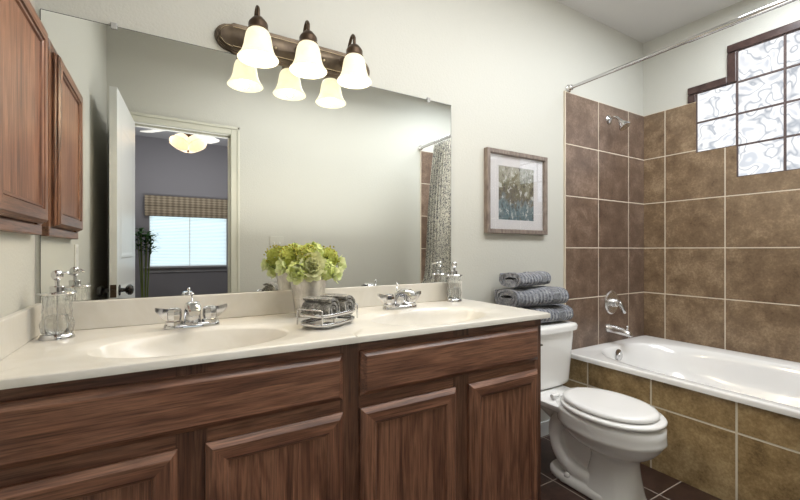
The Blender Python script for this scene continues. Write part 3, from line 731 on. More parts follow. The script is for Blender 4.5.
# fine bright bead round the plate
b = B()
ol = plate_outline(0.0235, W-0.0255); ctube(b, ol, (0.0012, 0.0012), 6); obj('plate_bead', b, plain('bead_gold', (0.55, 0.45, 0.3), 0.3, 0.8), vl, True)
for x in (0.375, 0.575):
    b = B(); lathe(b, [(0.005, 0), (0.005, 0.004), (0.002, 0.006)], (x, W-0.026, pz_-.005), (0, -1, 0), 12); obj('screw', b, plain('screw_'+str(x), (0.6, 0.5, 0.35), 0.3, 1), vl, True)
LX = (0.287, 0.472, 0.665); SY = W-0.140
for x in LX:
    b = B(); lathe(b, [(0.022, 0), (0.022, 0.004), (0.012, 0.008), (0.008, 0.012)], (x, W-0.0265, 1.945), (0, -1, 0), 20)
    tube(b, bez((x, W-0.03, 1.945), (x, W-0.075, 1.93), (x, SY+0.035, 2.065), (x, SY, 2.000), 14)+[Vector((x, SY, 1.965))], 0.0065, 10)
    obj('arm', b, M['bronze'], vl, True, autos=50)
    b = B(); lathe(b, [(0.006, 0.046), (0.018, 0.043), (0.024, 0.036), (0.031, 0.027), (0.034, 0.020), (0.034, 0.004), (0.036, 0.0), (0.030, 0.0)], (x, SY, 1.925), n=28); obj('socket_cup', b, M['bronze'], vl, True, autos=35)
    b = B()
    pr = [(0.031, 0.0), (0.037, -0.005), (0.043, -0.018), (0.047, -0.038), (0.050, -0.058), (0.055, -0.076), (0.062, -0.090), (0.069, -0.099), (0.0715, -0.104)]
    pin = [(r-0.0035, z) for r, z in pr[::-1]]
    lathe(b, pr+[(0.0705, -0.1055)]+pin, (x, SY, 1.924), n=40, cap0=False, cap1=False); sh = obj('lamp_shade', b, M['shade'], vl, True)
    b = B(); lathe(b, [(0.012, 0.05), (0.014, 0.03), (0.024, 0.01), (0.029, -0.012), (0.026, -0.03), (0.014, -0.041), (0.002, -0.043)], (x, SY, 1.875), n=24); obj('bulb', b, M['bulb'], vl, True)
    ld = bpy.data.lights.new('bulb_light', 'POINT'); ld.energy = 2.6; ld.color = (1.0, 0.83, 0.58); ld.shadow_soft_size = 0.010
    lo = bpy.data.objects.new('bulb_light', ld); C.objects.link(lo); lo.location = (x, SY, 1.822)

# ------------------------------------------------------------ faucets (built once, copied)
def copy_thing(src, loc, label, rz=0):
    r = src.copy(); C.objects.link(r); r.location = loc; r.rotation_euler = (0, 0, rz); r['label'] = label
    for ch in list(src.children):
        c = ch.copy(); C.objects.link(c); c.parent = r
        for g in ch.children:
            h = g.copy(); C.objects.link(h); h.parent = c
    return r
def make_faucet(x, y, z):
    f = root('sink_faucet', 'chrome two-handle faucet behind the left basin, nearer the left wall', 'faucet', (x, y, z), 'vanity faucets')
    b = B()
    L = []
    for s, h in ((1.0, 0), (1.0, 0.006), (0.93, 0.013), (0.80, 0.016)):
        an = [2*PI*i/40 for i in range(40)]
        L.append([(x+px, y+py, z+h) for px, py, _ in superell(0, 0, 0.083*s if s == 1 else 0.083-0.03*(1-s), 0.027*s, 0, an, 3)])
    rings(b, L, True, True, True); obj('base_plate', b, M['chrome'], f, True, autos=40)
    b = B()
    L = []
    for (yy, zz, wx, hz) in ((0.012, 0.014, 0.027, 0.022), (0.008, 0.038, 0.026, 0.022), (-0.002, 0.060, 0.025, 0.019), (-0.035, 0.077, 0.023, 0.014), (-0.07, 0.078, 0.021, 0.012), (-0.102, 0.069, 0.019, 0.010), (-0.115, 0.060, 0.015, 0.008)):
        t = min(1, max(0, (0.02-yy)/0.1)); dirv = Vector((0, math.sin(0.2+t*1.1), -math.cos(0.2+t*1.1)*0+0)) ; 
        an = [2*PI*i/20 for i in range(20)]; tilt = t*PI/2*1.15
        uu = Vector((1, 0, 0)); vv = Vector((0, math.cos(tilt), math.sin(tilt)))
        L.append([Vector((x, y+yy, z+zz))+uu*px+vv*py for px, py, _ in superell(0, 0, wx, hz, 0, an, 3)])
    rings(b, L, True, True, True)
    lathe(b, [(0.010, 0), (0.011, -0.010), (0.009, -0.012)], (x, y-0.103, z+0.062), n=16)
    obj('spout', b, M['chrome'], f, True, autos=50)
    b = B(); tube(b, [(x, y+0.026, z+0.012), (x, y+0.026, z+0.100)], 0.0022, 8); lathe(b, [(0.002, 0), (0.006, 0.003), (0.006, 0.008), (0.002, 0.011)], (x, y+0.026, z+0.100), n=14); obj('lift_rod', b, M['chrome'], f, True)
    for s in (-1, 1):
        hx = x+s*0.054
        b = B(); lathe(b, [(0.026, 0), (0.026, 0.010), (0.021, 0.014), (0.023, 0.024), (0.023, 0.044), (0.020, 0.052), (0.012, 0.055)], (hx, y, z+0.012), n=8)
        L = []
        for (dx, zlo, zhi, wy) in ((0.014, 0.010, 0.052, 0.010), (0.028, 0.020, 0.054, 0.010), (0.042, 0.034, 0.057, 0.009), (0.053, 0.048, 0.059, 0.007)):
            L.append([(hx+s*dx, y+q*wy, z+0.012+zq) for q, zq in ((-1, zlo), (1, zlo), (1, zhi), (-1, zhi))])
        rings(b, L, True, True, True)
        obj('handle', b, M['chrome'], f, True, autos=25)
    return f
F0 = make_faucet(0.076, 1.492, CT+0.0004)
copy_thing(F0, (0.885, 1.495, CT+0.0004), 'chrome two-handle faucet behind the right basin, farther from the left wall')

# ------------------------------------------------------------ soap dispensers
def make_soap(x, y, z):
    s = root('soap_dispenser', 'cut glass soap dispenser with chrome pump in the counter corner by the left wall', 'soap dispenser', (x, y, z), 'soap dispensers')
    b = B(); lathe(b, [(0.041, 0), (0.041, 0.004), (0.037, 0.013), (0.031, 0.016)], (x, y, z), n=36, sy=0.78); obj('chrome_base', b, M['chrome'], s, True, autos=40)
    b = B(); n = 48; L = []
    prof = [(0.036, 0.0165), (0.0372, 0.025), (0.0378, 0.034), (0.0375, 0.043), (0.0365, 0.052), (0.035, 0.061), (0.0335, 0.070), (0.0328, 0.079), (0.0325, 0.09), (0.033, 0.105), (0.035, 0.122), (0.0365, 0.127)]
    for r, h in prof:
        ring = []
        for i in range(n):
            a = 2*PI*i/n; fl = 0.0030*math.cos(8*a+75*h)*math.cos(8*a-75*h) if h < 0.09 else 0.0010*math.cos(16*a)
            ring.append((x+(r+fl)*math.cos(a), y+(r+fl)*0.78*math.sin(a), z+h))
        L.append(ring)
    rings(b, L, True, True, True); obj('glass_body', b, M['glass'], s)
    b = B(); lathe(b, [(0.026, 0.018), (0.028, 0.04), (0.024, 0.066), (0.024, 0.068)], (x, y, z), n=24, sy=0.78); obj('liquid_soap', b, M['soap'], s, True)
    b = B(); lathe(b, [(0.034, 0.1272), (0.044, 0.128), (0.0455, 0.131), (0.043, 0.134), (0.018, 0.135), (0.017, 0.136), (0.017, 0.150), (0.015, 0.152), (0.005, 0.153)], (x, y, z), n=36, sy=0.82); obj('lid', b, M['chrome'], s, True, autos=35)
    b = B(); lathe(b, [(0.005, 0.150), (0.006, 0.168), (0.0095, 0.171), (0.0145, 0.180), (0.0145, 0.189), (0.010, 0.196), (0.002, 0.198)], (x, y, z), n=20); tube(b, bez((x, y, z+0.184), (x+0.007, y+0.008, z+0.19), (x+0.020, y+0.024, z+0.192), (x+0.028, y+0.034, z+0.182), 6), 0.0038, 8)
    tube(b, [(x, y, z+0.02), (x, y, z+0.128)], 0.002, 6)
    obj('pump', b, M['chrome'], s, True, autos=40)
    return s
S0 = make_soap(-0.272, 1.495, CT+0.0004)
copy_thing(S0, (1.243, 1.565, CT+0.0004), 'cut glass soap dispenser with chrome pump at the counter end near the toilet', math.radians(180))

# ------------------------------------------------------------ caddy with rolled hand towels
A_ = math.radians(31.6); lx = Vector((math.cos(A_), math.sin(A_), 0)); sx_ = Vector((math.sin(A_), -math.cos(A_), 0)); cc = Vector((0.482, 1.296, CT+0.0004))
cad = root('towel_caddy', 'chrome wire caddy holding rolled charcoal hand towels', 'caddy', cc)
def oblong(a, bb, z, p=3.2, n=48):
    return [cc+lx*q[0]+sx_*q[1]+Vector((0, 0, z)) for q in superell(0, 0, a, bb, 0, [2*PI*i/n for i in range(n)], p)]
b = B(); ctube(b, oblong(0.100, 0.064, 0.014), (0.0058, 0.0022), 8); obj('lower_rail', b, M['chrome'], cad, True)
b = B(); ctube(b, oblong(0.102, 0.066, 0.044), (0.0058, 0.0022), 8); obj('upper_rail', b, M['chrome'], cad, True)
b = B(); rings(b, [oblong(0.096, 0.058, 0.010), oblong(0.096, 0.058, 0.012)], True, True, True); obj('tray', b, M['chrome'], cad)
for sgn in (-1, 1):
    b = B(); en = cc+lx*sgn*0.098
    pts = [en+sx_*u_+Vector((0, 0, h_)) for u_, h_ in ((-0.052, .012), (-0.052, .060), (-0.048, .063), (0.048, .063), (0.052, .060), (0.052, .012))]
    tube(b, pts, 0.0026, 8); obj('handle', b, M['chrome'], cad, True)
for a_, c_ in ((-1, -1), (-1, 1), (1, -1), (1, 1)):
    b = B(); lathe(b, [(0.002, 0), (0.006, 0.0015), (0.0075, 0.005), (0.006, 0.009), (0.003, 0.0105)], cc+lx*a_*0.062+sx_*c_*0.045, n=14); obj('foot', b, M['chrome'], cad, True)
def strip(path, th, ends=True):
    """closed outline of a thick polyline"""
    path = [Vector((p[0], p[1])) for p in path]; le, ri = [], []
    for i, p in enumerate(path):
        d_ = (path[min(i+1, len(path)-1)]-path[max(i-1, 0)]).normalized(); nn = Vector((-d_.y, d_.x))
        le.append(p+nn*th/2); ri.append(p-nn*th/2)
    return le, ri
def ribbon(b, path, th, fn, M_=14, amp=0.0012, seed=0):
    le, ri = strip(path, th); n = len(le); out = le+ri[::-1]; L = []
    for k in range(M_+1):
        t = k/M_; row = []
        for i, q in enumerate(out):
            p = fn(q, t); w_ = noise.noise_vector(Vector(p)*45+Vector((seed, 0, 0)))*amp; row.append(Vector(p)+w_)
        L.append(row)
    vv = rings(b, L, True)
    for row in (vv[0], vv[-1]):
        for i in range(n-1):
            q = (row[i], row[i+1], row[2*n-2-i], row[2*n-1-i])
            try: b.faces.new(q)
            except ValueError: pass
def spiral(r0, r1, turns, n=70, sq=1.0):
    return [(math.cos(2*PI*turns*t)*(r0+(r1-r0)*t), sq*math.sin(2*PI*turns*t)*(r0+(r1-r0)*t)) for t in [i/n for i in range(n+1)]]
for k, (off, lab) in enumerate(((-0.045, 'rolled charcoal hand towel at the left end of the chrome caddy'), (0.045, 'rolled charcoal hand towel at the right end of the chrome caddy, coiled end in view'))):
    R = 0.0435; c = cc+lx*off+Vector((0, 0, 0.0175+R)); b = B()
    def fn(q, t, c=c, k=k):
        r_ = 1-0.06*abs(2*t-1)**6
        return c+sx_*((t-0.5)*0.112+0.006*(1-min(1, Vector(q).length/0.04))*(1 if t > .5 else -1)*0.3)+lx*q[0]*r_+Vector((0, 0, q[1]*r_*0.98))
    ribbon(b, spiral(0.005, R-0.0055, 2.35, 90), 0.0090, fn, 14, 0.0015, k*9)
    o = obj('rolled_towel', b, M['rolltowel'], None, True, autos=60); tag(o, lab, 'towel', 'rolled hand towels in the caddy'); recenter(o)

# ------------------------------------------------------------ bucket and flowers
bx_, by_ = 0.480, 1.512
bc = root('metal_bucket', 'small galvanised metal bucket holding green flowers, before the mirror', 'bucket', (bx_, by_, CT+0.0004))
b = B(); zz = CT+0.0004
lathe(b, [(0.050, 0), (0.051, 0.004), (0.058, 0.06), (0.066, 0.118), (0.0715, 0.155), (0.0735, 0.158), (0.0735, 0.161), (0.070, 0.161), (0.064, 0.118), (0.05, 0.02), (0.02, 0.006)], (bx_, by_, zz), n=48)
obj('bucket_body', b, M['galv'], bc, True, autos=50)
b = B(); lathe(b, [(0.0545, 0), (0.0605, 0.0), (0.0605, 0.003), (0.0545, 0.003)], (bx_, by_, zz+0.070), n=40, cap0=False, cap1=False); obj('bucket_hoop', b, M['galv'], bc, True)
FC = Vector((bx_-0.005, by_-0.012, zz+0.185))
def petal(b, base, d, side, ln, wd, cup, mi=0, nu=5):
    d = Vector(d).normalized(); side = Vector(side); side = (side-d*side.dot(d)).normalized(); up = d.cross(side)
    rows = []
    for i in range(nu+1):
        t = i/nu; w_ = wd*math.sin(PI*(0.12+0.80*t))**0.7; c = base+d*ln*t+up*cup*ln*t*t*(-1)
        ruff = 0.12*wd*math.sin(9*t)
        rows.append([b.verts.new(c-side*w_+up*(0.25*w_+ruff)), b.verts.new(c), b.verts.new(c+side*w_+up*(0.25*w_-ruff))])
    for p, q in zip(rows, rows[1:]):
        for j in (0, 1): b.faces.new((p[j], p[j+1], q[j+1], q[j])).material_index = mi
def rnd_dir(ax, spread):
    ax = Vector(ax).normalized(); u, v = frame_of(ax); a = random.uniform(0, 2*PI); s = spread*math.sqrt(random.random())
    return (ax*math.cos(s)+(u*math.cos(a)+v*math.sin(a))*math.sin(s)).normalized()
def stem(b, tip, mi):
    foot = Vector((bx_+(tip.x-bx_)*0.18, by_+(tip.y-by_)*0.18, zz+0.03+0.02*random.random()))
    rim = Vector((bx_+(tip.x-bx_)*0.42, by_+(tip.y-by_)*0.42, zz+0.155))
    tube(b, [foot, rim, tip], 0.0022, 6, mi)
def flower(kind, dirv, dist, size, label, group):
    dv = Vector(dirv).normalized(); c = FC+Vector((dv.x*dist*0.86, dv.y*dist*0.72, dv.z*dist*0.56)); b = B()
    if kind == 'rose':
        for ring, (n, ln, tilt) in enumerate(((3, 0.35, 0.15), (5, 0.55, 0.45), (7, 0.75, 0.8), (9, 0.95, 1.15), (9, 1.05, 1.5))):
            u, v = frame_of(dv)
            for i in range(n):
                a = 2*PI*(i+0.5*(ring % 2))/n+random.uniform(-.1, .1); rad = u*math.cos(a)+v*math.sin(a)
                dd = dv*math.cos(tilt)+rad*math.sin(tilt); petal(b, c+rad*0.002*ring-dv*0.006*ring+dv*0.012, dd, rad.cross(dv), size*ln, size*0.42, 0.25)
        pm = M['petal_rose']
    elif kind == 'lily':
        u, v = frame_of(dv)
        for ring, n, tl, ln in ((0, 4, 0.5, 0.8), (1, 6, 1.05, 1.0)):
            for i in range(n):
                a = 2*PI*(i+.5*ring)/n; rad = u*math.cos(a)+v*math.sin(a); petal(b, c, dv*math.cos(tl)+rad*math.sin(tl), rad.cross(dv), size*ln, size*0.40, 0.2)
        pm = M['petal_pale']
    else:
        for i in range(58):
            q = rnd_dir(dv, 1.75); p0 = c+q*size*random.uniform(0.55, 0.8); u, v = frame_of(q); ph = random.uniform(0, 1.5)
            for k in range(4):
                a = ph+k*PI/2; rad = u*math.cos(a)+v*math.sin(a); petal(b, p0, rad*0.9+q*0.45, rad.cross(q), size*0.30, size*0.13, -0.1, nu=2)
        pm = M['petal_lime'] if kind == 'lime' else M['petal_moss']
    f = root('flower', label, 'flower', c, group)
    obj('bloom', b, pm, f, True)
    if kind in ('moss', 'lily'):
        b = B()
        for i in range(16 if kind == 'moss' else 7):
            q = rnd_dir(dv, 1.3 if kind == 'moss' else .5); lathe(b, [(0.0008, 0), (0.0035, 0.002), (0.004, 0.005), (0.0008, 0.008)], c+q*size*(0.92 if kind == 'moss' else .25), q, 6)
        obj('buds', b, M['gold'] if kind == 'moss' else M['petal_lime'], f, True); f.children[-1]['kind'] = 'stuff'
    b = B(); stem(b, c-dv*0.004, 0); obj('stem', b, M['stem'], f, True)
flower('rose', (-0.12, -1, 0.24), 0.088, 0.052, 'large sage green cabbage rose at the front centre of the bucket', 'flowers in the metal bucket')
G = 'flowers in the metal bucket'
flower('lily', (-0.75, -0.8, -0.30), 0.095, 0.046, 'pale lime ruffled bloom drooping over the bucket rim, left of the cabbage rose', G)
flower('lily', (0.85, -0.62, -0.28), 0.125, 0.044, 'pale lime ruffled bloom drooping low at the right of the cabbage rose', G)
flower('lily', (-1.0, -0.2, 0.10), 0.112, 0.040, 'pale green ruffled bloom at the far left of the bouquet', G)
flower('lily', (1.0, -0.15, 0.22), 0.140, 0.040, 'creamy green ruffled bloom at the far right of the bouquet', G)
flower('lime', (-0.45, -0.5, -0.05), 0.085, 0.048, 'lime green hydrangea head just left of the cabbage rose', G)
flower('lime', (0.55, -0.5, -0.05), 0.085, 0.048, 'lime green hydrangea head just right of the cabbage rose', G)
flower('lime', (0.15, -0.1, 1), 0.110, 0.050, 'lime green hydrangea head at the top centre of the bouquet', G)
flower('moss', (-0.72, 0.0, 0.72), 0.105, 0.050, 'moss green head with golden buds at the upper left of the bouquet', G)
flower('moss', (0.78, 0.0, 0.60), 0.118, 0.050, 'moss green head with golden buds at the upper right of the bouquet', G)
flower('moss', (-0.25, -0.4, 0.85), 0.105, 0.046, 'moss green head with golden buds above the cabbage rose, towards the left', G)
flower('lime', (-0.3, 0.55, 0.5), 0.085, 0.050, 'lime green hydrangea head at the back of the bouquet, seen in the mirror', G)
flower('lime', (0.4, 0.55, 0.45), 0.085, 0.050, 'lime green hydrangea head at the back right of the bouquet', G)

# ------------------------------------------------------------ framed picture
pf = root('framed_picture', 'framed abstract print with white mat in weathered wooden frame, on wall above toilet', 'picture', (1.756, W, 1.22))
X0, X1, Z0, Z1 = 1.500, 1.990, 1.222, 1.690
b = B(); L = []
for ins, y in ((0, 0.001), (0, 0.026), (0.003, 0.029), (0.022, 0.029), (0.025, 0.026), (0.027, 0.012)):
    L.append([(X0+ins, W-y, Z0+ins), (X1-ins, W-y, Z0+ins), (X1-ins, W-y, Z1-ins), (X0+ins, W-y, Z1-ins)])
rings(b, L, True, True, False); obj('frame', b, M['frame'], pf)
b = B(); L = []
a0, a1, c0, c1 = 1.600, 1.888, 1.300, 1.606
rings(b, [[(X0+.0265, W-0.011, Z0+.0265), (X1-.0265, W-0.011, Z0+.0265), (X1-.0265, W-0.011, Z1-.0265), (X0+.0265, W-0.011, Z1-.0265)],
          [(a0, W-0.011, c0), (a1, W-0.011, c0), (a1, W-0.011, c1), (a0, W-0.011, c1)], [(a0+.002, W-0.009, c0+.002), (a1-.002, W-0.009, c0+.002), (a1-.002, W-0.009, c1-.002), (a0+.002, W-0.009, c1-.002)]], True); obj('mat_board', b, M['mat'], pf)
b = B(); box(b, a0, a1, W-0.009, W-0.007, c0, c1); o = obj('print', b, M['print'], None); o.parent = pf
cen = Vector(((a0+a1)/2, W, (c0+c1)/2)); o.data.transform(Matrix.Translation(-cen)); o.location = cen-Vector(pf.location)
b = B(); box(b, X0+.0265, X1-.0265, W-0.016, W-0.014, Z0+.0265, Z1-.0265); obj('glazing', b, M['glazing'], pf)

# ------------------------------------------------------------ switch and outlet plates
M['plate_beige'] = plain('beige_plastic', (0.56, 0.55, 0.49), 0.4)
sp = root('light_switch', 'double light switch plate on the wall beside the doorway, seen in mirror', 'switch', (0.79, YF, 1.185))
b = B(); box(b, 0.735, 0.845, YF+.0005, YF+0.006, 1.128, 1.243, 0.002); obj('cover_plate', b, M['plate_beige'], sp)
for x in (0.767, 0.813):
    b = B(); box(b, x-0.005, x+0.005, YF+0.006, YF+0.014, 1.178, 1.198, 0.002); obj('toggle', b, M['white'], sp)
sp = root('wall_outlet', 'white outlet plate on the left wall above the counter, edge-on in mirror', 'outlet', (XL, 0.985, 1.04))
b = B(); box(b, XL+.0005, XL+0.006, 0.95, 1.02, 1.04, 1.155, 0.002); obj('cover_plate', b, M['white'], sp)
for z in (1.068, 1.127):
    b = B(); box(b, XL+.006, XL+0.008, 0.972, 0.998, z-0.014, z+0.014, 0.001); obj('socket', b, M['white'], sp)

# ------------------------------------------------------------ shower fittings
sh = root('wall_shower', 'chrome shower head on a short curved arm high on the tiled wall', 'shower head', (2.642, W-e, 2.03))
SW = W-e-0.0005
b = B(); lathe(b, [(0.032, 0), (0.032, 0.003), (0.022, 0.010), (0.010, 0.014)], (2.642, SW, 2.032), (0, -1, 0), 28); obj('flange', b, M['chrome'], sh, True, autos=40)
b = B(); tube(b, bez((2.642, SW-.008, 2.032), (2.642, SW-0.03, 2.048), (2.645, SW-0.055, 2.045), (2.650, SW-0.078, 2.003), 12), 0.0095, 12); obj('shower_arm', b, M['chrome'], sh, True)
b = B(); axh = Vector((0.08, -0.55, -0.83)).normalized(); lathe(b, [(0.012, -0.01), (0.015, 0.006), (0.018, 0.014), (0.025, 0.026), (0.036, 0.042), (0.038, 0.050), (0.034, 0.055), (0.01, 0.057)], (2.650, SW-0.078, 2.003), axh, 28); obj('spray_face', b, M['brushed'], sh, True, autos=40)
sv = root('shower_valve', 'round chrome shower valve with lever on the tiled wall above tub spout', 'valve', (2.675, W-e, 0.765))
b = B(); lathe(b, [(0.082, 0), (0.082, 0.003), (0.074, 0.009), (0.030, 0.014), (0.028, 0.016), (0.028, 0.040), (0.022, 0.046), (0.020, 0.060), (0.004, 0.064)], (2.675, SW, 0.765), (0, -1, 0), 40); obj('escutcheon', b, M['brushed'], sv, True, autos=30)
b = B(); tube(b, bez((2.675, SW-0.050, 0.765), (2.678, SW-0.072, 0.756), (2.684, SW-0.076, 0.725), (2.694, SW-0.080, 0.698), 8), [0.020, 0.019, 0.017, 0.015, 0.0145, 0.0145, 0.015, 0.016, 0.011], 14, flat=0.75); obj('lever', b, M['chrome'], sv, True)
ts = root('tub_spout', 'chrome tub spout on the tiled wall below the round valve', 'spout', (2.63, W-e, 0.59))
b = B(); L = []
for (dy, dz, rx, rz_) in ((0, 0, 0.030, 0.030), (0.012, 0, 0.030, 0.030), (0.016, 0, 0.026, 0.027), (0.06, -0.001, 0.027, 0.027), (0.11, -0.006, 0.026, 0.025), (0.14, -0.012, 0.025, 0.022), (0.158, -0.019, 0.021, 0.016), (0.166, -0.025, 0.012, 0.008)):
    L.append([(2.63+rx*math.cos(2*PI*i/24), SW-dy, 0.59+dz+rz_*math.sin(2*PI*i/24)) for i in range(24)])
rings(b, L, True, True, True); obj('spout_body', b, M['brushed'], ts, True, autos=50)
b = B(); lathe(b, [(0.004, 0), (0.004, 0.018), (0.009, 0.022), (0.009, 0.027), (0.003, 0.030)], (2.63, SW-0.135, 0.598), n=14); obj('diverter_knob', b, M['chrome'], ts, True)

# ------------------------------------------------------------ curtain rod and curtain
RX, RZ = 2.216, 2.163
cr = root('curtain_rod', 'chrome tension shower curtain rod spanning above the tub', 'curtain rod', (RX, 0.75, RZ))
b = B(); tube(b, [(RX, W-0.02, RZ), (RX, 0.95, RZ)], 0.0105, 16); obj('inner_tube', b, M['chrome'], cr, True, autos=50)
b = B(); tube(b, [(RX, 0.95, RZ), (RX, YF+0.02, RZ)], 0.0135, 16); obj('outer_tube', b, M['chrome'], cr, True, autos=50)
for y, s in ((W-0.001, -1), (YF+0.001+e, 1)):
    b = B(); lathe(b, [(0.024, 0), (0.024, 0.008), (0.018, 0.014), (0.017, 0.030), (0.013, 0.034)], (RX, y, RZ), (0, s, 0), 24); obj('end_cap', b, M['brushed'], cr, True, autos=40)
sc_ = root('shower_curtain', 'ivory shower curtain with dark vine print bunched at the tub end, seen in mirror', 'shower curtain', (RX, 0.2, 0.3))
b = B(); nx, nz = 150, 26; uvs = b.loops.layers.uv.new('UVMap'); g = []; top, bot = RZ-0.030, 0.20
for j in range(nz+1):
    t = j/nz; z = top+(bot-top)*t; r_ = []
    ya, yb = 0.150-0.19*t**0.8, 0.46+0.06*t; q_ = min(1, max(0, (t-0.62)/0.20)); sh_ = 0.02*min(1, t*3)+0.115*q_*q_*(3-2*q_)
    for i in range(nx+1):
        s = i/nx; fold = (0.026-0.004*t)*math.sin(s*2*PI*9+0.6*math.sin(3*t+s*5)); fold *= min(1, 0.5+t*3)
        r_.append((b.verts.new((RX-sh_+fold, ya+(yb-ya)*s+0.012*math.sin(s*2*PI*18), z)), s, t))
    g.append(r_)
for j in range(nz):
    for i in range(nx):
        q = (g[j][i], g[j][i+1], g[j+1][i+1], g[j+1][i]); f = b.faces.new([v[0] for v in q])
        for lp, v in zip(f.loops, q): lp[uvs].uv = (v[1]*1.5, -v[2]*1.75)
o = obj('cloth', b, M['curtain'], sc_, True)
mod = o.modifiers.new('thickness', 'SOLIDIFY'); mod.thickness = 0.0015
for k in range(9):
    y = 0.15+0.30*(k+.5)/9; b = B(); n = 20
    ctp = [Vector((RX+0.019*math.cos(2*PI*i/n), y+.004*math.sin(2*PI*i/n), RZ-0.008+0.022*math.sin(2*PI*i/n))) for i in range(n)]
    L = []
    for i, p in enumerate(ctp):
        rad = (p-Vector((RX, y, RZ-0.008))).normalized(); v = Vector((0, 1, 0)); L.append([p+rad*0.0016*math.cos(a)+v*0.0016*math.sin(a) for a in (0, PI/3, 2*PI/3, PI, 4*PI/3, 5*PI/3)])
    L.append(L[0]); rings(b, L, True); bmesh.ops.remove_doubles(b, verts=b.verts[:], dist=1e-6); obj('curtain_ring', b, M['chrome'], sc_, True)

# ------------------------------------------------------------ toilet
TX = 1.772
to = root('toilet', 'white elongated two-piece toilet with closed lid, between the vanity and the tub', 'toilet', (TX, 1.25, 0))
an = [2*PI*i/56 for i in range(56)]
def egg(y0, y1, hw, z, p=2.1, back=0.0):
    """oval from front y0 to back y1, wider towards the back by `back`"""
    cy, bb = (y0+y1)/2, (y1-y0)/2; out = []
    for (x, y, _) in superell(0, 0, hw, bb, 0, an, p):
        k = 1+back*(y/bb); out.append((TX+x*k, cy+y, z))
    return out
b = B()
# bowl with its band, rounded underside and flaring column
rings(b, [egg(0.935, 1.20, 0.112, 0.0, 2.8), egg(0.935, 1.20, 0.110, 0.015, 2.8), egg(0.945, 1.19, 0.098, 0.05, 2.8), egg(0.950, 1.17, 0.086, 0.10, 2.6), egg(0.955, 1.16, 0.077, 0.15, 2.5), egg(0.955, 1.16, 0.074, 0.185, 2.4),
          egg(0.945, 1.19, 0.086, 0.208), egg(0.915, 1.24, 0.118, 0.228), egg(0.888, 1.28, 0.143, 0.250), egg(0.868, 1.305, 0.160, 0.275), egg(0.856, 1.32, 0.172, 0.297), egg(0.850, 1.33, 0.1765, 0.305), egg(0.852, 1.33, 0.1755, 0.314),
          egg(0.853, 1.335, 0.176, 0.335), egg(0.853, 1.338, 0.1775, 0.362), egg(0.862, 1.338, 0.175, 0.372), egg(0.872, 1.33, 0.166, 0.379)], True, True, True)
obj('bowl_shell', b, M['porcelain'], to, True, autos=70)
b = B()
rings(b, [egg(0.97, 1.375, 0.118, 0.0, 3.0), egg(0.97, 1.375, 0.118, 0.026, 3.0), egg(0.98, 1.365, 0.110, 0.036, 3.0)], True, True, True)
rings(b, [egg(1.10, 1.33, 0.050, 0.03, 2.6), egg(1.10, 1.33, 0.050, 0.14, 2.6), egg(1.12, 1.38, 0.055, 0.24, 2.6), egg(1.16, 1.50, 0.075, 0.31, 2.8), egg(1.20, 1.57, 0.10, 0.345, 3)], True, True, True)
for s in (-1, 1):
    tube(b, bez((TX+s*0.050, 1.14, 0.22), (TX+s*0.070, 1.22, 0.33), (TX+s*0.072, 1.33, 0.335), (TX+s*0.068, 1.325, 0.20), 12)+bez((TX+s*0.068, 1.32, 0.19), (TX+s*0.070, 1.31, 0.08), (TX+s*0.070, 1.22, 0.06), (TX+s*0.062, 1.13, 0.06), 8), 0.034, 16)
o = obj('pedestal_base', b, M['porcelain'], to, True)
rm = o.modifiers.new('merge', 'REMESH'); rm.mode = 'VOXEL'; rm.voxel_size = 0.006; rm.use_smooth_shade = True
sm = o.modifiers.new('soft', 'SMOOTH'); sm.iterations = 5; sm.factor = 0.6
b = B(); L = []
def rrect(x0, x1, y0, y1, z, p=5.5): return [(q[0], q[1], z) for q in superell((x0+x1)/2, (y0+y1)/2, (x1-x0)/2, (y1-y0)/2, 0, an, p)]
rings(b, [rrect(TX-0.10, TX+0.10, 1.22, 1.59, 0.325), rrect(TX-0.135, TX+0.135, 1.20, 1.605, 0.338), rrect(TX-0.142, TX+0.142, 1.19, 1.608, 0.350), rrect(TX-0.142, TX+0.142, 1.19, 1.608, 0.368), rrect(TX-0.134, TX+0.134, 1.20, 1.600, 0.3745)], True, True, True)
obj('tank_shelf', b, M['porcelain'], to, True, autos=50)
for s in (-1, 1):
    b = B(); lathe(b, [(0.014, 0), (0.014, 0.010), (0.010, 0.017), (0.003, 0.02)], (TX+s*0.100, 1.235, 0.034), n=18); obj('bolt_cap', b, M['seatplastic'], to, True)
zt = 0.376
b = B(); rings(b, [rrect(TX-0.190, TX+0.190, 1.435, 1.600, zt), rrect(TX-0.204, TX+0.204, 1.422, 1.608, zt+0.012), rrect(TX-0.207, TX+0.207, 1.420, 1.610, zt+0.03), rrect(TX-0.228, TX+0.228, 1.403, 1.612, 0.680)], True, True, True, 0); obj('tank', b, M['porcelain'], to, True, autos=50)
b = B(); rings(b, [rrect(TX-0.228, TX+0.228, 1.402, 1.613, 0.6805), rrect(TX-0.242, TX+0.242, 1.388, 1.616, 0.685), rrect(TX-0.245, TX+0.245, 1.385, 1.616, 0.708), rrect(TX-0.238, TX+0.238, 1.392, 1.613, 0.720), rrect(TX-0.2, TX+0.2, 1.42, 1.60, 0.726)], True, True, True); obj('tank_lid', b, M['porcelain'], to, True, autos=50)
b = B(); lathe(b, [(0.014, 0), (0.014, 0.008), (0.006, 0.012)], (TX-0.165, 1.4125, 0.645), (0, -1, 0), 16); tube(b, [(TX-0.165, 1.398, 0.645), (TX-0.13, 1.392, 0.640), (TX-0.09, 1.390, 0.636)], 0.005, 8); obj('flush_lever', b, M['chrome'], to, True)
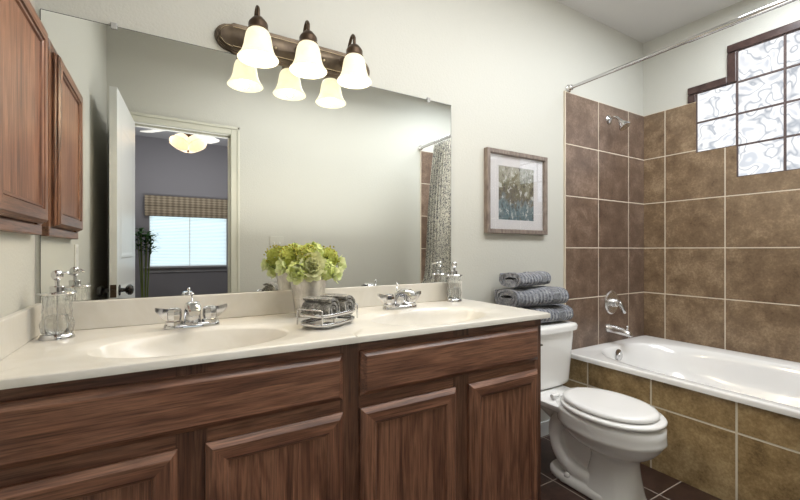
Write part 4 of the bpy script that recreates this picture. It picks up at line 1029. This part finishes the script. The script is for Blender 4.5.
b = B(); rings(b, [egg(0.862, 1.300, 0.176, 0.3800), egg(0.854, 1.305, 0.182, 0.384), egg(0.853, 1.305, 0.183, 0.394), egg(0.860, 1.300, 0.178, 0.400), egg(0.90, 1.27, 0.13, 0.401)], True, True, True); obj('seat', b, M['seatplastic'], to, True, autos=60)
b = B(); rings(b, [egg(0.893, 1.290, 0.153, 0.4035), egg(0.880, 1.298, 0.162, 0.408), egg(0.879, 1.298, 0.163, 0.416), egg(0.888, 1.293, 0.156, 0.424), egg(0.91, 1.27, 0.138, 0.4275), egg(0.98, 1.21, 0.09, 0.429)], True, True, True); obj('lid', b, M['seatplastic'], to, True, autos=60)
for s in (-1, 1):
    b = B(); tube(b, [(TX+s*0.060, 1.318, 0.394), (TX+s*0.105, 1.318, 0.394)], 0.011, 12); lathe(b, [(0.011, 0), (0.011, 0.018)], (TX+s*0.085, 1.318, 0.375), n=14); obj('hinge', b, M['seatplastic'], to, True, autos=50)
# supply stop valve and hose
sv = root('supply_valve', 'chrome water supply valve on the wall beside the toilet base', 'valve', (1.60, W, 0.2))
b = B(); lathe(b, [(0.022, 0), (0.022, 0.003), (0.008, 0.006), (0.008, 0.05), (0.012, 0.052), (0.012, 0.07), (0.005, 0.072)], (1.60, W-.001, 0.2), (0, -1, 0), 16); obj('stop_valve', b, M['chrome'], sv, True, autos=40)
b = B(); tube(b, bez((1.60, W-0.058, 0.208), (1.595, W-0.06, 0.30), (1.62, W-0.09, 0.30), (1.625, W-0.10, 0.380), 10), 0.005, 8); obj('supply_hose', b, M['brushed'], sv, True)

# ------------------------------------------------------------ folded towels on the tank
def fold_path(wd, ht, th):
    """a towel folded over on itself: nested U-turns seen end-on"""
    pts = []; layers = 4; gap = ht/layers
    r_ = gap/2
    pts = []
    for k in range(layers):
        z = gap*(k+0.5); a, c = (-wd/2+r_, wd/2-r_) if k % 2 == 0 else (wd/2-r_, -wd/2+r_)
        for i in range(9): pts.append((a+(c-a)*i/8, z+0.003*math.sin(i*1.3+k)))
        if k < layers-1:
            s = 1 if k % 2 == 0 else -1
            for i in range(1, 6):
                t = PI*i/6; pts.append((c+s*r_*math.sin(t)*0.9, z+r_*(1-math.cos(t))))
    return pts
def wrap_path(wd, ht, th):
    """rolled-flat towel: a squashed spiral"""
    out = []; n = 120; turns = 2.6
    for i in range(n+1):
        t = i/n; a = 2*PI*turns*t+PI; k = 0.16+0.84*t
        c, s = math.cos(a), math.sin(a); q = (abs(c)**2.6+abs(s)**2.6)**(-1/2.6)
        out.append((c*q*(wd/2-th/2)*(0.42+0.58*t), s*q*(ht/2-th/2)*k+ht/2))
    return out
def towel(cx, cy, z, ln, wd, ht, rz, label, th, seed, path):
    b = B(); cr_, sr = math.cos(rz), math.sin(rz)
    def fn(q, t):
        x = (t-0.5)*ln; sag = 1-0.05*math.cos(t*7+seed)
        taper = 1-0.06*abs(2*t-1)**4
        y, zz_ = q[0]*taper, q[1]*sag
        return Vector((cx+x*cr_-y*sr, cy+x*sr+y*cr_, z+0.003+zz_))
    ribbon(b, path(wd, ht, th), th, fn, 22, 0.0028, seed)
    lo = min(v.co.z for v in b.verts); bmesh.ops.translate(b, verts=b.verts[:], vec=(0, 0, z-lo+.0005))
    hi = max(v.co.z for v in b.verts)
    # woven band near the far end
    me_faces = [f for f in b.faces if 0.70 < ((f.calc_center_median()-Vector((cx, cy, 0))).dot(Vector((cr_, sr, 0)))/ln+0.5) < 0.82]
    for f in me_faces: f.material_index = 1
    o = obj('folded_towel', b, [M['towel'], M['towel_band']], None, True, autos=70); tag(o, label, 'towel', 'folded towels on the toilet tank'); recenter(o); return hi
z = 0.7265
z = towel(1.775, 1.500, z, 0.37, 0.215, 0.108, math.radians(-3), 'slate blue ribbed folded towel, bottom of the stack on the toilet tank', 0.0135, 1, wrap_path)
z = towel(1.735, 1.500, z, 0.37, 0.205, 0.118, math.radians(-5), 'slate blue ribbed folded towel, middle of the stack on the toilet tank', 0.015, 5, wrap_path)
z = towel(1.695, 1.510, z, 0.26, 0.165, 0.088, math.radians(4), 'small slate blue rolled towel on top of the stack on the tank', 0.012, 9, wrap_path)
